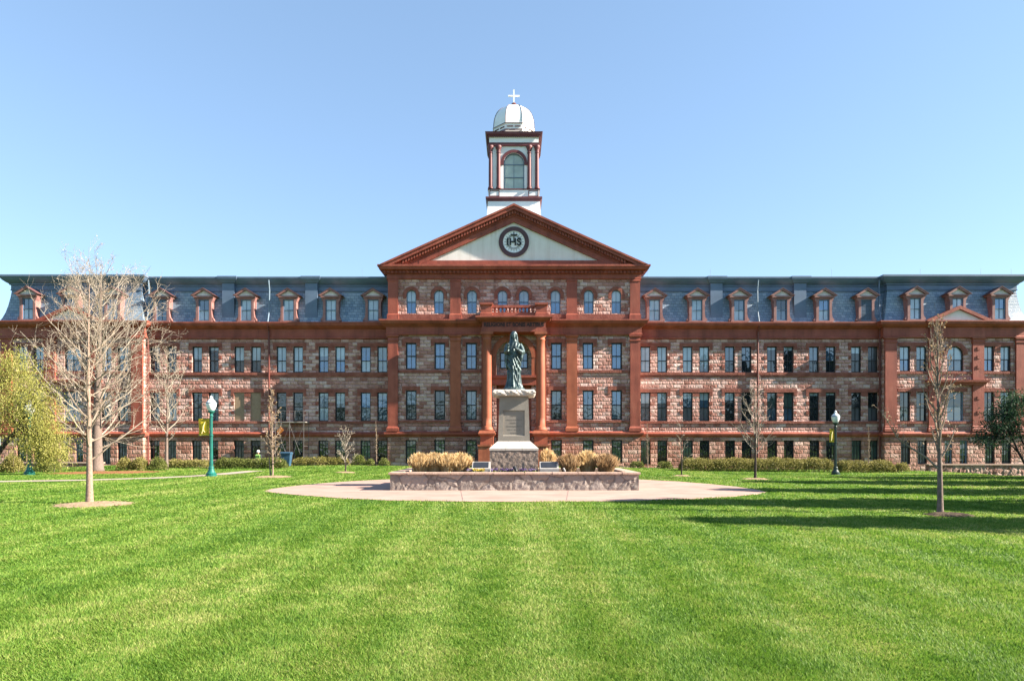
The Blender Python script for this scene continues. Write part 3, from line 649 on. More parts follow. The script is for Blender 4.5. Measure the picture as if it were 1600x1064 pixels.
M['dormer'] = plain('dormer_trim', [(0.3,(0.20,0.090,0.080)),(0.7,(0.28,0.145,0.130))], 0.6, 3)
M['dormer_roof'] = plain('dormer_roof_metal', (0.13,0.06,0.06), 0.5)
DM, DR, DT = dormer_meshes()
def dormer(x, y, kind):
    o = put('dormer', DM, hall, (x, y, 11.73)); put('roof', DR, o, (x, y, 11.73)); put('tympanum', DT, o, (x, y, 11.73))
    up, lo = {'pale': ('g_pale','g_pale'), 'dark': ('g_blue','g_pale'), 'sky': ('g_sky','g_pale'), 'louv': ('louver','louver'), 'black': ('g_dark','g_blue')}[kind]
    f = put('window_frame', sash_frame(0.87, 1.73, False, 'bluetrim', 1, 0.06, 0.5, 0), o, (x, y+0.05, 11.86))
    put('pane', pane_mesh(0.87, 1.73, False, up, lo, 0.5), o, (x, y+0.05, 11.86))
    if kind == 'louv':
        b = MB()
        for i in range(15): b.box(x-0.36, x+0.36, y-0.03, y+0.04, 11.95+0.105*i, 12.0+0.105*i)
        b.build('louvre', M['bluetrim'], o)
kl = ['pale', 'pale', 'pale', 'pale', 'dark', 'black']; kr = ['pale', 'pale', 'dark', 'black', 'sky', 'louv']
for i, px in enumerate(pair_x):
    dormer(-px + 0.0, YW-0.22, kl[i]); dormer(px, YW-0.22, kr[i])
for sgn in (-1, 1):
    for dx, k in ((-3.43, 'pale'), (0.0, 'pale'), (3.43, 'sky')): dormer(sgn*35.95+dx, YP-0.22, k if sgn == 1 else 'dark')
# roof stacks, downpipes, rods
for x in (-23.55, -16.7, 16.7, 23.6):
    c = MB(); c.loft([(x-0.5-o, x+0.5+o, YW+0.08-o, YW+0.9+o, z) for o, z in ((0,12.1),(0,15.0),(0.1,15.05),(0.16,15.15),(0.28,15.3),(0.30,15.4),(0.30,15.54))]); c.build('roof_stack', M['bluetrim'], hall)
for x in (-20.1, 20.02):
    p = MB(); p.tube([(x, YW-0.25, 15.2), (x, YW-0.2, 15.0), (x, YW-0.05, 14.4), (x, YW-0.15, 12.6), (x, YW-0.45, 11.74)], 0.055, 8); p.build('roof_pipe', M['lead'], hall)
    p = MB(); p.tube([(x, YW-0.5, 11.4), (x, YW-0.2, 11.0), (x, YW-0.16, 10.4), (x, YW-0.16, 0.0)], 0.075, 8); p.build('downpipe', M['darkred'], hall)
for sgn in (-1, 1):
    x = sgn*29.98
    p = MB(); p.tube([(x, YW-0.6, 11.4), (x, YW-0.25, 11.0), (x, YW-0.25, 0)], 0.075, 8); p.build('downpipe', M['darkred'], hall)
    p = MB(); p.tube([(x, YW-0.2, 15.2), (x, YW-0.1, 14.4), (x, YW-0.2, 12.6), (x, YW-0.5, 11.74)], 0.06, 8); p.build('roof_pipe', M['lead' if sgn < 0 else 'bluetrim'], hall)
for x in (-28, -21, -12.5, 11, 16.2, 26.2, 33.5, 38.5, 41):
    p = MB(); y = YW+0.1; p.tube([(x, y, 15.45), (x, y, 16.2)], 0.012, 5); p.build('lightning_rod', M['lead'], hall)
p = MB(); p.tube([(34.4, YP-0.1, 11.8), (34.1, YP-0.2, 13.3)], 0.03, 6); p.build('vent_pipe', M['lead'], hall)
# =================== cupola tower
YT = 59.0; TD = 4.45; CY = YT + TD/2
tw = MB(); tw.loft([(-2.24-o, 2.24+o, YT-o, YT+TD+o, z) for o, z in ((0.16,17.5),(0.10,21.5),(0.0,22.72))]); tw.box(-2.2, 2.2, YT, YT+TD, 23.1, 23.7)
ops = [(-0.9, 0.9, 23.7, 26.96, True)]
tw.wall(-2.05, 2.05, 23.7, 27.5, YT+0.12, ops, 0.25, 0)
tw.box(-2.05, -2.04, YT+0.12, YT+TD-0.12, 23.7, 27.5); tw.box(2.04, 2.05, YT+0.12, YT+TD-0.12, 23.7, 27.5)
tw.add([(-2.05,YT+TD-0.12,23.7),(2.05,YT+TD-0.12,23.7),(2.05,YT+TD-0.12,27.5),(-2.05,YT+TD-0.12,27.5)], [(0,3,2,1)])
tw.box(-2.14, 2.14, YT+0.04, YT+TD-0.04, 27.82, 28.30)
two = tw.build('bell_tower', M['white'], hall)
t = MB(); t.ring(-2.24, 2.24, YT, YT+TD, ((0.0,22.72),(0.10,22.8),(0.14,22.9),(0.20,22.94),(0.20,23.07),(0.02,23.1)))
t.ring(-2.14, 2.14, YT+0.04, YT+TD-0.04, ((0.0,27.5),(0.08,27.52),(0.08,27.62),(0.03,27.64),(0.05,27.8),(0.0,27.82)))
t.ring(-2.14, 2.14, YT+0.04, YT+TD-0.04, ((0.04,28.3),(0.08,28.34),(0.18,28.38),(0.28,28.44),(0.30,28.6),(0.34,28.63),(0.1,28.66)))
x = -2.2
while x < 2.2:
    t.box(x, x+0.09, YT-0.16, YT-0.04, 28.24, 28.37); x += 0.19
y = YT
while y < YT+TD:
    t.box(-2.36, -2.2, y, y+0.09, 28.24, 28.37); t.box(2.2, 2.36, y, y+0.09, 28.24, 28.37); y += 0.19
t.ring(-2.2, 2.2, YT, YT+TD, ((0.0,23.7),(0.06,23.72),(0.06,23.8),(-0.1,23.82)), cap=False)
t.arc(0, 26.06, 0.9, 1.14, YT+0.02, YT+0.14, n=24); t.box(-1.2,-0.88,YT+0.0,YT+0.14,25.9,26.08); t.box(0.88,1.2,YT+0.0,YT+0.14,25.9,26.08)
for q in (-1, 1):      # framed panels on the base block
    a, b = sorted((q*1.25, q*2.12))
    t.box(a, b, YT-0.03, YT-0.003, 23.15, 23.2); t.box(a, b, YT-0.03, YT-0.003, 23.6, 23.66); t.box(a, a+0.06, YT-0.03, YT-0.003, 23.203, 23.597); t.box(b-0.06, b, YT-0.03, YT-0.003, 23.203, 23.597)
t.build('trim', M['tower_red'] if 'tower_red' in M else M.setdefault('tower_red', plain('tower_red_trim', [(0.3,(0.105,0.028,0.030)),(0.7,(0.145,0.042,0.045))], 0.55, 2)), two)
for yy in (YT+0.02, YT+TD-0.02):
    for x in (-2.02, -1.33, 1.33, 2.0):
        c = MB(); c.lathe([(0.22,23.8),(0.22,23.92),(0.17,23.98),(0.165,25.5),(0.15,26.85),(0.19,26.88),(0.19,26.94),(0.16,26.98),(0.18,27.15),(0.26,27.36),(0.26,27.5)], x, yy, 16)
        c.build('column', M['tower_red'], two, smooth=False)
window('tower_window', 0.0, 23.8, 26.94, 1.78, YT+0.33, True, 'bluetrim', 'g_tower', 'g_tower', nv=1, split=0.34, nh=0, t=0.06, parent=two)
t = MB(); t.box(-0.83, 0.83, YT+0.29, YT+0.35, 25.95, 26.02); t.build('transom', M['bluetrim'], two)
rot = 0.5
t = MB(); t.lathe([(1.98,28.66),(1.98,28.9),(1.92,28.92),(1.92,29.62),(1.99,29.64),(1.99,29.74)], 0, CY, 8, 0, True, rot); t.build('drum', M['white'], two)
dome_p = [(1.93*math.cos(a)**0.72, 29.78 + 2.10*math.sin(a)**0.95) for a in [R(k) for k in range(0, 88, 6)]] + [(0.06, 31.9)]
t = MB(); t.lathe([(1.93, 29.742)] + dome_p, 0, CY, 8, 0, True, rot); t.build('dome', M['white'], two)
t = MB()
for k in range(8):
    a = 2*math.pi*(k+rot)/8
    t.tube([((r+0.02)*math.cos(a), CY+(r+0.02)*math.sin(a), z) for r, z in [(1.93,29.742)]+dome_p], 0.026, 5)
for z in (29.05, 29.15, 29.70):
    t.lathe([(1.99,z-0.03),(2.02,z-0.02),(2.02,z+0.02),(1.99,z+0.03)], 0, CY, 8, 0, False, rot)
for k in range(8):
    a0 = 2*math.pi*(k+rot)/8; a1 = 2*math.pi*(k+1+rot)/8
    p0 = Vector((1.95*math.cos(a0), CY+1.95*math.sin(a0), 29.42)); p1 = Vector((1.95*math.cos(a1), CY+1.95*math.sin(a1), 29.42))
    for u, v in ((0.1,0.45), (0.55,0.9)): t.tube([p0.lerp(p1,u), p0.lerp(p1,v)], 0.05, 4)
t.build('dome_rib', M['maroon'], two)
t = MB(); t.lathe([(0.10,31.86),(0.22,31.95),(0.16,32.02),(0.2,32.1),(0.24,32.18),(0.2,32.26),(0.08,32.32)], 0, CY, 12); t.build('finial', M['tower_red'], two)
t = MB(); t.box(-0.065, 0.065, CY-0.065, CY+0.065, 32.3, 33.5); t.box(-0.52, -0.065, CY-0.06, CY+0.06, 32.88, 33.01); t.box(0.065, 0.52, CY-0.06, CY+0.06, 32.88, 33.01); t.build('cross', M['white'], two)
# ================================================================== GROUND
def lawn_mat():
    m, n, l, b = nmat('lawn_ground'); g = n.new('ShaderNodeNewGeometry'); p = g.outputs['Position']
    a = noise(n, l, p, 0.22, 4); f = noise(n, l, p, 14, 5, 0.7)
    s = mth(n, l, 'ADD', mth(n, l, 'MULTIPLY', a.outputs['Fac'], 0.6), mth(n, l, 'MULTIPLY', f.outputs['Fac'], 0.4))
    r = ramp(n, [(0.3,(0.035,0.072,0.010)),(0.5,(0.055,0.115,0.016)),(0.7,(0.10,0.15,0.03))]); l.new(s, r.inputs[0]); l.new(r.outputs[0], b.inputs['Base Color'])
    b.inputs['Roughness'].default_value = 0.9; b.inputs['Specular IOR Level'].default_value = 0.1
    bp = n.new('ShaderNodeBump'); bp.inputs['Strength'].default_value = 0.8; bp.inputs['Distance'].default_value = 0.03
    l.new(f.outputs['Fac'], bp.inputs['Height']); l.new(bp.outputs[0], b.inputs['Normal']); return m
M['ground'] = lawn_mat()
gx = np.unique(np.concatenate([np.array([-3000,-1500,-800,-400,-200,-120,-90,-70]), np.arange(-60, 60.1, 1.0), np.array([70,90,120,200,400,800,1500,3000])]))
gy = np.unique(np.concatenate([np.array([-3000,-1200,-500,-200,-100,-50,-25,-10]), np.arange(-4, 60.1, 0.7), np.array([70,80,90,100,120,200,400,800,1500,3000])]))
GX, GY = np.meshgrid(gx, gy); GZ = gz(GX, GY)
nv_ = GX.size; me = bpy.data.meshes.new('ground'); nx, ny = len(gx), len(gy)
vs = np.stack([GX.ravel(), GY.ravel(), GZ.ravel()], 1)
idx = np.arange(nv_).reshape(ny, nx); q = np.stack([idx[:-1,:-1], idx[:-1,1:], idx[1:,1:], idx[1:,:-1]], -1).reshape(-1, 4)
me.from_pydata(vs.tolist(), [], q.tolist()); me.materials.append(M['ground']); me.polygons.foreach_set('use_smooth', [True]*len(me.polygons))
go = bpy.data.objects.new('ground', me); COL.objects.link(go); tag(go, kind='structure')
# ---- patio
M['concrete'] = plain('pink_concrete', [(0.25,(0.28,0.178,0.145)),(0.5,(0.34,0.226,0.188)),(0.8,(0.40,0.28,0.235))], 0.85, 0.9, 8, 0.25, 40, 0.006, 0.25)
M['concrete_pale'] = plain('pale_concrete', [(0.3,(0.30,0.24,0.20)),(0.7,(0.37,0.31,0.265))], 0.85, 2, 6, 0.2, 40, 0.006, 0.25)
M['joint'] = plain('concrete_joint', (0.20,0.15,0.13), 0.9)
outl = [(412,767),(425,763.5),(455,759.5),(500,755),(550,751.5),(600,749),(660,747.3),(800,746.5),(940,747.3),(1000,749),(1060,752),(1110,756),(1150,760),(1185,765),(1197,768.5),(1185,771),(1140,775.5),(1080,779),(1000,781.5),(900,783),(800,783.4),(700,783),(610,781.5),(530,778),(470,773.5),(425,769.5)]
pp = []
for i in range(len(outl)):
    p0, p1 = outl[i], outl[(i+1) % len(outl)]
    for t in (0, 0.5):
        a = p0[0]+(p1[0]-p0[0])*t; b = p0[1]+(p1[1]-p0[1])*t; Y = F*(CAMZ-0.02)/(b-PY); pp.append((X_(a, Y), Y))
ptin = np.array(pp)
def inpoly(x, y, P):
    r = np.zeros(x.shape, bool); j = len(P) - 1
    for i in range(len(P)):
        xi, yi = P[i]; xj, yj = P[j]
        c = ((yi > y) != (yj > y)) & (x < (xj - xi) * (y - yi) / (yj - yi + 1e-12) + xi); r ^= c; j = i
    return r
t = MB(); n_ = len(pp); t.add([(x, y, 0.022) for x, y in pp] + [(x, y, -0.08) for x, y in pp], [tuple(range(n_-1, -1, -1))] + [(i, (i+1)%n_, n_+(i+1)%n_, n_+i) for i in range(n_)])
po_ = t.build('patio', M['concrete'], recalc=True); tag(po_, kind='structure')
t = MB()
def strip(mb, p0, p1, wd, z):
    d = Vector((p1[0]-p0[0], p1[1]-p0[1], 0)).normalized(); s = Vector((-d.y, d.x, 0)) * wd/2
    mb.add([(p0[0]-s.x,p0[1]-s.y,z),(p1[0]-s.x,p1[1]-s.y,z),(p1[0]+s.x,p1[1]+s.y,z),(p0[0]+s.x,p0[1]+s.y,z)], [(0,1,2,3)])
for p0, p1 in (((-1.55,20.75),(-1.95,25.1)), ((1.6,20.75),(2.0,25.1)), ((-4.6,25.2),(-7.0,22.3)), ((4.6,25.2),(7.2,22.3)), ((-4.6,27.5),(-9.1,26.2)), ((4.6,27.5),(9.1,26.4)), ((-4.6,29.8),(-7.2,31.8)), ((4.6,29.8),(7.2,31.8)), ((-4.7,22.9),(4.7,22.9))):
    strip(t, p0, p1, 0.025, 0.026)
jo = t.build('patio_joints', M['joint']); tag(jo, kind='structure')
# ---- paths
def path(name, pts, wd, mat, z=0.03, label=None):
    P = [Vector((a, b, 0)) for a, b in pts]; vs = []; fs = []
    D = []
    for i in range(len(P)-1):
        for k in range(6): D.append(P[i].lerp(P[i+1], k/6))
    D.append(P[-1])
    for i, p in enumerate(D):
        d = (D[min(i+1,len(D)-1)] - D[max(i-1,0)]).normalized(); s = Vector((-d.y, d.x, 0)) * wd/2
        for q in (-1, 1):
            x, y = p.x+s.x*q, p.y+s.y*q; vs.append((x, y, float(gz(x, y))+z))
    for i in range(len(D)-1): fs.append((2*i, 2*i+2, 2*i+3, 2*i+1))
    b = MB(); b.add(vs, fs); o = b.build(name, mat); tag(o, kind='structure'); return o
PATHS = [([(-45,29.3),(-30,30.2),(-24,31.2),(-20.5,32.5),(-18.2,34.6),(-17,37.0),(-16.4,40.5),(-16.2,43)], 1.15),
         ([(-24,31.2),(-22,27.5),(-26,24)], 1.2)]
for pts, wd in PATHS[:1]: path('path', pts, wd, M['concrete_pale'])
path('path', [(-15.6,51.3),(-13.4,51.9)], 1.1, M['concrete_pale']); path('path', [(14.2,51.6),(16.6,51.4)], 1.1, M['concrete_pale'])
path('path', [(-24.6,51.3),(-22.6,51.9)], 1.1, M['concrete_pale'])
# ---- mulch rings
M['mulch'] = plain('straw_mulch', [(0.2,(0.14,0.085,0.05)),(0.5,(0.30,0.215,0.135)),(0.8,(0.45,0.36,0.25))], 0.95, 16, 6, 0.9, 40, 0.03, 0.1)
M['bark'] = plain('rust_mulch', [(0.2,(0.13,0.055,0.025)),(0.5,(0.24,0.11,0.05)),(0.8,(0.34,0.18,0.09))], 0.95, 12, 6, 0.9, 30, 0.03, 0.1)
MUL = []
rm = random.Random(3)
def mulch(px, py, rx, ry, mat, dx=0.0):
    x, y, z = gpos(px, py); x += dx; b = MB(); n = 40; vs = [(x, y, float(gz(x, y))+0.07)]
    for k, (f, h) in enumerate(((0.6,0.06),(1.0,0.004))):
        for i in range(n):
            a = 2*math.pi*i/n; e = 1 + (rm.uniform(-0.14,0.14) if k else 0); X, Y = x+rx*f*e*math.cos(a), y+ry*f*e*math.sin(a); vs.append((X, Y, float(gz(X, Y))+h+rm.uniform(0,0.015)))
    fs = [(0, 1+i, 1+(i+1)%n) for i in range(n)] + [(1+i, 1+n+i, 1+n+(i+1)%n, 1+(i+1)%n) for i in range(n)]
    b.add(vs, fs)
    for i in range(int(240*rx*ry)):      # loose chips
        a = rm.uniform(0, 6.28); f = math.sqrt(rm.random())*1.12; X, Y = x+rx*f*math.cos(a), y+ry*f*math.sin(a); Z = float(gz(X, Y))+0.03+0.045*max(0,1-f)
        u = rm.uniform(0, 6.28); L = rm.uniform(0.02,0.06); W = 0.012
        b.add([(X-L*math.cos(u)-W*math.sin(u),Y-L*math.sin(u)+W*math.cos(u),Z),(X-L*math.cos(u)+W*math.sin(u),Y-L*math.sin(u)-W*math.cos(u),Z),(X+L*math.cos(u),Y+L*math.sin(u),Z+rm.uniform(0,0.04))],[(0,1,2)])
    o = b.build('mulch_bed', mat); tag(o, kind='structure'); MUL.append((x, y, rx, ry)); return o
mulch(143, 789, 0.98, 0.98, M['mulch'], 0.05); mulch(152, 739, 3.1, 2.6, M['bark'], 0.6); mulch(427, 745.5, 0.95, 0.9, M['mulch']); mulch(540, 738.5, 0.6, 0.6, M['mulch'])
mulch(1180, 749, 0.7, 0.55, M['mulch']); mulch(1065, 744, 0.5, 0.5, M['mulch']); mulch(1470, 805.5, 0.55, 0.45, M['darkmulch'], 0.2)

# ================================================================== PLANTER
def rubble_mat(name, stops, mortar, sc=1.9, flat=False):
    m, n, l, b = nmat(name); vec, pos = wallvec(n, l)
    wn = noise(n, l, pos, 1.6, 2); va = n.new('ShaderNodeVectorMath'); va.operation = 'MULTIPLY_ADD'; l.new(wn.outputs['Color'], va.inputs[0]); va.inputs[1].default_value = (0.25,0.25,0.25); l.new(vec, va.inputs[2])
    vo = n.new('ShaderNodeTexVoronoi'); vo.feature = 'DISTANCE_TO_EDGE'; vo.inputs['Scale'].default_value = sc; l.new(va.outputs[0], vo.inputs['Vector'])
    vc = n.new('ShaderNodeTexVoronoi'); vc.inputs['Scale'].default_value = sc; l.new(va.outputs[0], vc.inputs['Vector'])
    sp = n.new('ShaderNodeSeparateColor'); l.new(vc.outputs['Color'], sp.inputs[0])
    fn = noise(n, l, pos, 9, 6, 0.65)
    f = mth(n, l, 'ADD', mth(n, l, 'MULTIPLY', sp.outputs[0], 0.6), mth(n, l, 'MULTIPLY', fn.outputs['Fac'], 0.4)); r = ramp(n, stops); l.new(f, r.inputs[0])
    e = ramp(n, [(0.012,(0,0,0)),(0.045,(1,1,1))]); l.new(vo.outputs['Distance'], e.inputs[0])
    mx = n.new('ShaderNodeMix'); mx.data_type = 'RGBA'; l.new(e.outputs[0], mx.inputs[0]); mx.inputs[6].default_value = (*mortar, 1); l.new(r.outputs[0], mx.inputs[7]); l.new(mx.outputs[2], b.inputs['Base Color'])
    b.inputs['Roughness'].default_value = 0.85; b.inputs['Specular IOR Level'].default_value = 0.3
    e2 = ramp(n, [(0.0,(0,0,0)),(0.16,(1,1,1))]); l.new(vo.outputs['Distance'], e2.inputs[0]); n2 = noise(n, l, pos, 6, 6, 0.7)
    h = mth(n, l, 'ADD', mth(n, l, 'MULTIPLY', e2.outputs[0], 0.6), mth(n, l, 'MULTIPLY', n2.outputs['Fac'], 0.9))
    bp = n.new('ShaderNodeBump'); bp.inputs['Strength'].default_value = 1.0; bp.inputs['Distance'].default_value = 0.06; l.new(h, bp.inputs['Height']); l.new(bp.outputs[0], b.inputs['Normal']); return m
M['rubble'] = rubble_mat('planter_rubble_stone', [(0.15,(0.20,0.165,0.145)),(0.5,(0.26,0.215,0.19)),(0.85,(0.33,0.275,0.245))], (0.16,0.13,0.115), 1.5)
M['rubble_red'] = rubble_mat('red_rubble_stone', [(0.15,(0.17,0.075,0.055)),(0.5,(0.26,0.14,0.11)),(0.85,(0.38,0.26,0.21))], (0.28,0.21,0.18), 2.6)
M['cap'] = plain('flagstone_cap', [(0.25,(0.30,0.20,0.15)),(0.6,(0.42,0.30,0.24)),(0.85,(0.52,0.40,0.33))], 0.85, 2.5, 6, 0.5, 14, 0.02, 0.25)
M['soil'] = plain('planter_soil', [(0.3,(0.05,0.035,0.025)),(0.7,(0.11,0.08,0.055))], 0.95, 8, 5, 0.8, 25, 0.04, 0.1)
PX0, PX1, PY0, PY1, PH = -4.58, 4.62, 25.25, 30.2, 0.60
pl = thing('stone_planter', 'low rectangular rubble stone planter with a flagstone cap on the pink patio', 'planter', (0, 27.7, 0))
rp = random.Random(8)
def rough_wall(b, x0, x1, y0, y1, z0, z1, step=0.09, amp=0.012, face='front'):
    """a wall face as a fine grid pushed in and out, so the stones have real relief."""
    L = (x1-x0) if face == 'front' else (y1-y0); nx_ = max(2, int(L/step)); nz_ = max(2, int((z1-z0)/step)); vs = []; fs = []
    for k in range(nz_+1):
        for i in range(nx_+1):
            u = i/nx_; z = z0+(z1-z0)*k/nz_; d = rp.uniform(-amp, amp) if 0 < i < nx_ and 0 < k < nz_ else 0
            if face == 'front': vs.append((x0+(x1-x0)*u, y0+d, z))
            elif face == 'left': vs.append((x0+d, y1+(y0-y1)*u, z))
            else: vs.append((x1+d, y0+(y1-y0)*u, z))
    for k in range(nz_):
        for i in range(nx_): a = k*(nx_+1)+i; fs.append((a, a+1, a+nx_+2, a+nx_+1))
    b.add(vs, fs)
t = MB(); rough_wall(t, PX0, PX1, PY0, PY1, 0.02, PH); rough_wall(t, PX0, PX1, PY0, PY1, 0.02, PH, face='left'); rough_wall(t, PX0, PX1, PY0, PY1, 0.02, PH, face='right')
t.box(PX0, PX1, PY1-0.02, PY1, 0.02, PH); t.build('wall', M['rubble'], pl)
t = MB()
def slab_row(mb, a0, a1, fixed0, fixed1, along, z0, z1):
    p = a0
    while p < a1 - 0.2:
        L = min(rp.uniform(0.6, 1.2), a1 - p); 
        if a1 - p - L < 0.3: L = a1 - p
        e = rp.uniform(-0.02, 0.02)
        if along == 'x': mb.loft([(p+0.006+o, p+L-0.006-o, fixed0+e+o, fixed1-o, z) for o, z in ((0.01,z0),(0,z0+0.015),(0,z1-0.02),(0.012,z1+rp.uniform(-0.004,0.004)))])
        else: mb.loft([(fixed0+e+o, fixed1-o, p+0.006+o, p+L-0.006-o, z) for o, z in ((0.01,z0),(0,z0+0.015),(0,z1-0.02),(0.012,z1))])
        p += L
slab_row(t, PX0-0.06, PX1+0.06, PY0-0.07, PY0+0.42, 'x', PH+0.003, PH+0.085)
slab_row(t, PY0+0.425, PY1-0.425, PX0-0.07, PX0+0.42, 'y', PH+0.003, PH+0.085); slab_row(t, PY0+0.425, PY1-0.425, PX1-0.42, PX1+0.07, 'y', PH+0.003, PH+0.085)
slab_row(t, PX0-0.06, PX1+0.06, PY1-0.42, PY1+0.07, 'x', PH+0.003, PH+0.085)
t.build('coping', M['cap'], pl)
t = MB(); t.box(PX0+0.3, PX1-0.3, PY0+0.3, PY1-0.3, 0.3, PH+0.03); t.build('soil', M['soil'], pl)
# ================================================================== PEDESTAL AND STATUE
SY = 27.8
M['limestone'] = plain('grey_limestone', [(0.25,(0.195,0.175,0.15)),(0.6,(0.24,0.218,0.188)),(0.85,(0.285,0.26,0.228))], 0.8, 2.2, 6, 0.25, 25, 0.01, 0.3)
M['granite'] = plain('pale_granite_slope', [(0.3,(0.40,0.355,0.315)),(0.7,(0.47,0.425,0.38))], 0.7, 10, 5, 0.1, 60, 0.005, 0.3)
M['roughbase'] = plain('rough_brown_granite', [(0.25,(0.15,0.115,0.095)),(0.5,(0.215,0.165,0.138)),(0.8,(0.30,0.24,0.205))], 0.9, 9, 6, 0.8, 7, 0.05, 0.25)
M['engrave'] = plain('engraved_letters', (0.17,0.155,0.135), 0.9)
ZB = PH + 0.03
def zs(py): return CAMZ + (PY - py) * SY / F
pd = thing('stone_pedestal', 'tall grey stone pedestal with an inscribed panel in the middle of the planter', 'pedestal', (0, SY, ZB))
t = MB(); yb = 0.93
nseg = 12
def roughbox(b, x0, x1, y0, y1, z0, z1, amp, step=0.1):
    rough_wall(b, x0, x1, y0, y1, z0, z1, step, amp); rough_wall(b, x0, x1, y0, y1, z0, z1, step, amp, 'left'); rough_wall(b, x0, x1, y0, y1, z0, z1, step, amp, 'right')
    b.box(x0, x1, y1-0.01, y1, z0, z1); b.add([(x0,y0,z1),(x1,y0,z1),(x1,y1,z1),(x0,y1,z1)], [(0,1,2,3)])
roughbox(t, -0.95, 0.95, SY-yb, SY+yb, ZB-0.02, zs(702.5)-0.02, 0.012); t.build('base', M['roughbase'], pd)
z1, z2 = zs(702.5), zs(689.5)
t = MB()
for a, b in ((-0.97,-0.33), (-0.32,0.32), (0.33,0.97)):   # sloped cap in three blocks
    f = 0.66/0.97
    vs = [(a,SY-yb-0.02,z1-0.02),(b,SY-yb-0.02,z1-0.02),(b,SY-yb-0.02,z1+0.06),(a,SY-yb-0.02,z1+0.06),(b*f,SY-0.5,z2),(a*f,SY-0.5,z2),
          (a,SY+yb+0.02,z1-0.02),(b,SY+yb+0.02,z1-0.02),(b,SY+yb+0.02,z1+0.06),(a,SY+yb+0.02,z1+0.06),(b*f,SY+0.5,z2),(a*f,SY+0.5,z2)]
    t.add(vs, [(0,1,2,3),(3,2,4,5),(5,4,10,11),(11,10,8,9),(9,8,7,6),(0,6,7,1),(1,7,8,2),(2,8,10,4),(6,0,3,9),(9,3,5,11)])
t.build('sloped_plinth', M['granite'], pd, recalc=True)
z3 = zs(621)
t = MB()
hw0, hw1 = 0.635, 0.575
ZA, ZBp = zs(681), zs(642)
def hwz(z): return hw0 + (hw1-hw0)*(z-z2)/(z3-z2)
yf = SY-0.50
# front face with a sunken panel
PXa, PXb = -0.43, 0.43
for (xa_, xb_, za_, zb_) in (('L', PXa, z2, z3), (PXb, 'R', z2, z3), (PXa, PXb, z2, ZA), (PXa, PXb, ZBp, z3)):
    def xx(v, z): return -hwz(z) if v == 'L' else hwz(z) if v == 'R' else v
    t.add([(xx(xa_,za_),yf,za_),(xx(xb_,za_),yf,za_),(xx(xb_,zb_),yf,zb_),(xx(xa_,zb_),yf,zb_)], [(0,1,2,3)])
d_ = 0.05
t.add([(PXa,yf,ZA),(PXb,yf,ZA),(PXb,yf+d_,ZA+0.03),(PXa,yf+d_,ZA+0.03)], [(0,1,2,3)]); t.add([(PXa,yf,ZBp),(PXb,yf,ZBp),(PXb,yf+d_,ZBp),(PXa,yf+d_,ZBp)], [(3,2,1,0)])
t.add([(PXa,yf,ZA),(PXa,yf,ZBp),(PXa,yf+d_,ZBp),(PXa,yf+d_,ZA+0.03)], [(3,2,1,0)]); t.add([(PXb,yf,ZA),(PXb,yf,ZBp),(PXb,yf+d_,ZBp),(PXb,yf+d_,ZA+0.03)], [(0,1,2,3)])
t.add([(PXa,yf+d_,ZA+0.03),(PXb,yf+d_,ZA+0.03),(PXb,yf+d_,ZBp),(PXa,yf+d_,ZBp)], [(0,1,2,3)])
for q, f in ((-1,(0,1,2,3)), (1,(3,2,1,0))): t.add([(q*hw0,SY+0.5,z2),(q*hw0,yf,z2),(q*hw1,yf,z3),(q*hw1,SY+0.5,z3)], [f])
t.add([(-hw0,SY+0.5,z2),(hw0,SY+0.5,z2),(hw1,SY+0.5,z3),(-hw1,SY+0.5,z3)], [(3,2,1,0)])
t.build('shaft', M['limestone'], pd)
t = MB(); rl = random.Random(4); zz = ZBp - 0.22     # worn, unreadable lines of the inscription
for L, gap in ((0.26,0.16), (0.62,0.13), (0.30,0.13), (0.60,0.13), (0.50,0.13), (0.26,0.13)):
    x = -L/2
    while x < L/2:
        wd = rl.uniform(0.014, 0.035)
        if rl.random() > 0.14: t.box(x, x+wd-0.008, yf+d_-0.004, yf+d_+0.002, zz-0.022, zz+0.022)
        x += wd
    zz -= gap
t.build('inscription', M['engrave'], pd)
z4, z5 = zs(620.5), zs(610.5)
t = MB(); vs = []; n_ = 160; rc = random.Random(2)
for k, (o, z) in enumerate(((-0.10,z4),(0.03,z4+0.03),(0.05,z4+0.09),(0.06,z4+0.14),(0.045,z4+0.2),(0.0,z5))):
    for i in range(n_):
        a = 2*math.pi*(i+0.5)/n_; c, s_ = math.cos(a), math.sin(a); m_ = max(abs(c), abs(s_)); e = 0.018*math.sin(9*a+k)+0.014*math.sin(23*a+2*k)+rc.uniform(-0.008, 0.008) if 0 < k < 5 else 0
        vs.append(((0.79+o+e)*c/m_, SY+(0.66+o+e)*s_/m_, z))
fs = [(k*n_+i, k*n_+(i+1)%n_, (k+1)*n_+(i+1)%n_, (k+1)*n_+i) for k in range(5) for i in range(n_)] + [tuple(range(n_-1,-1,-1)), tuple(range(5*n_, 6*n_))]
t.add(vs, fs); t.build('cap_slab', M['granite'], pd)
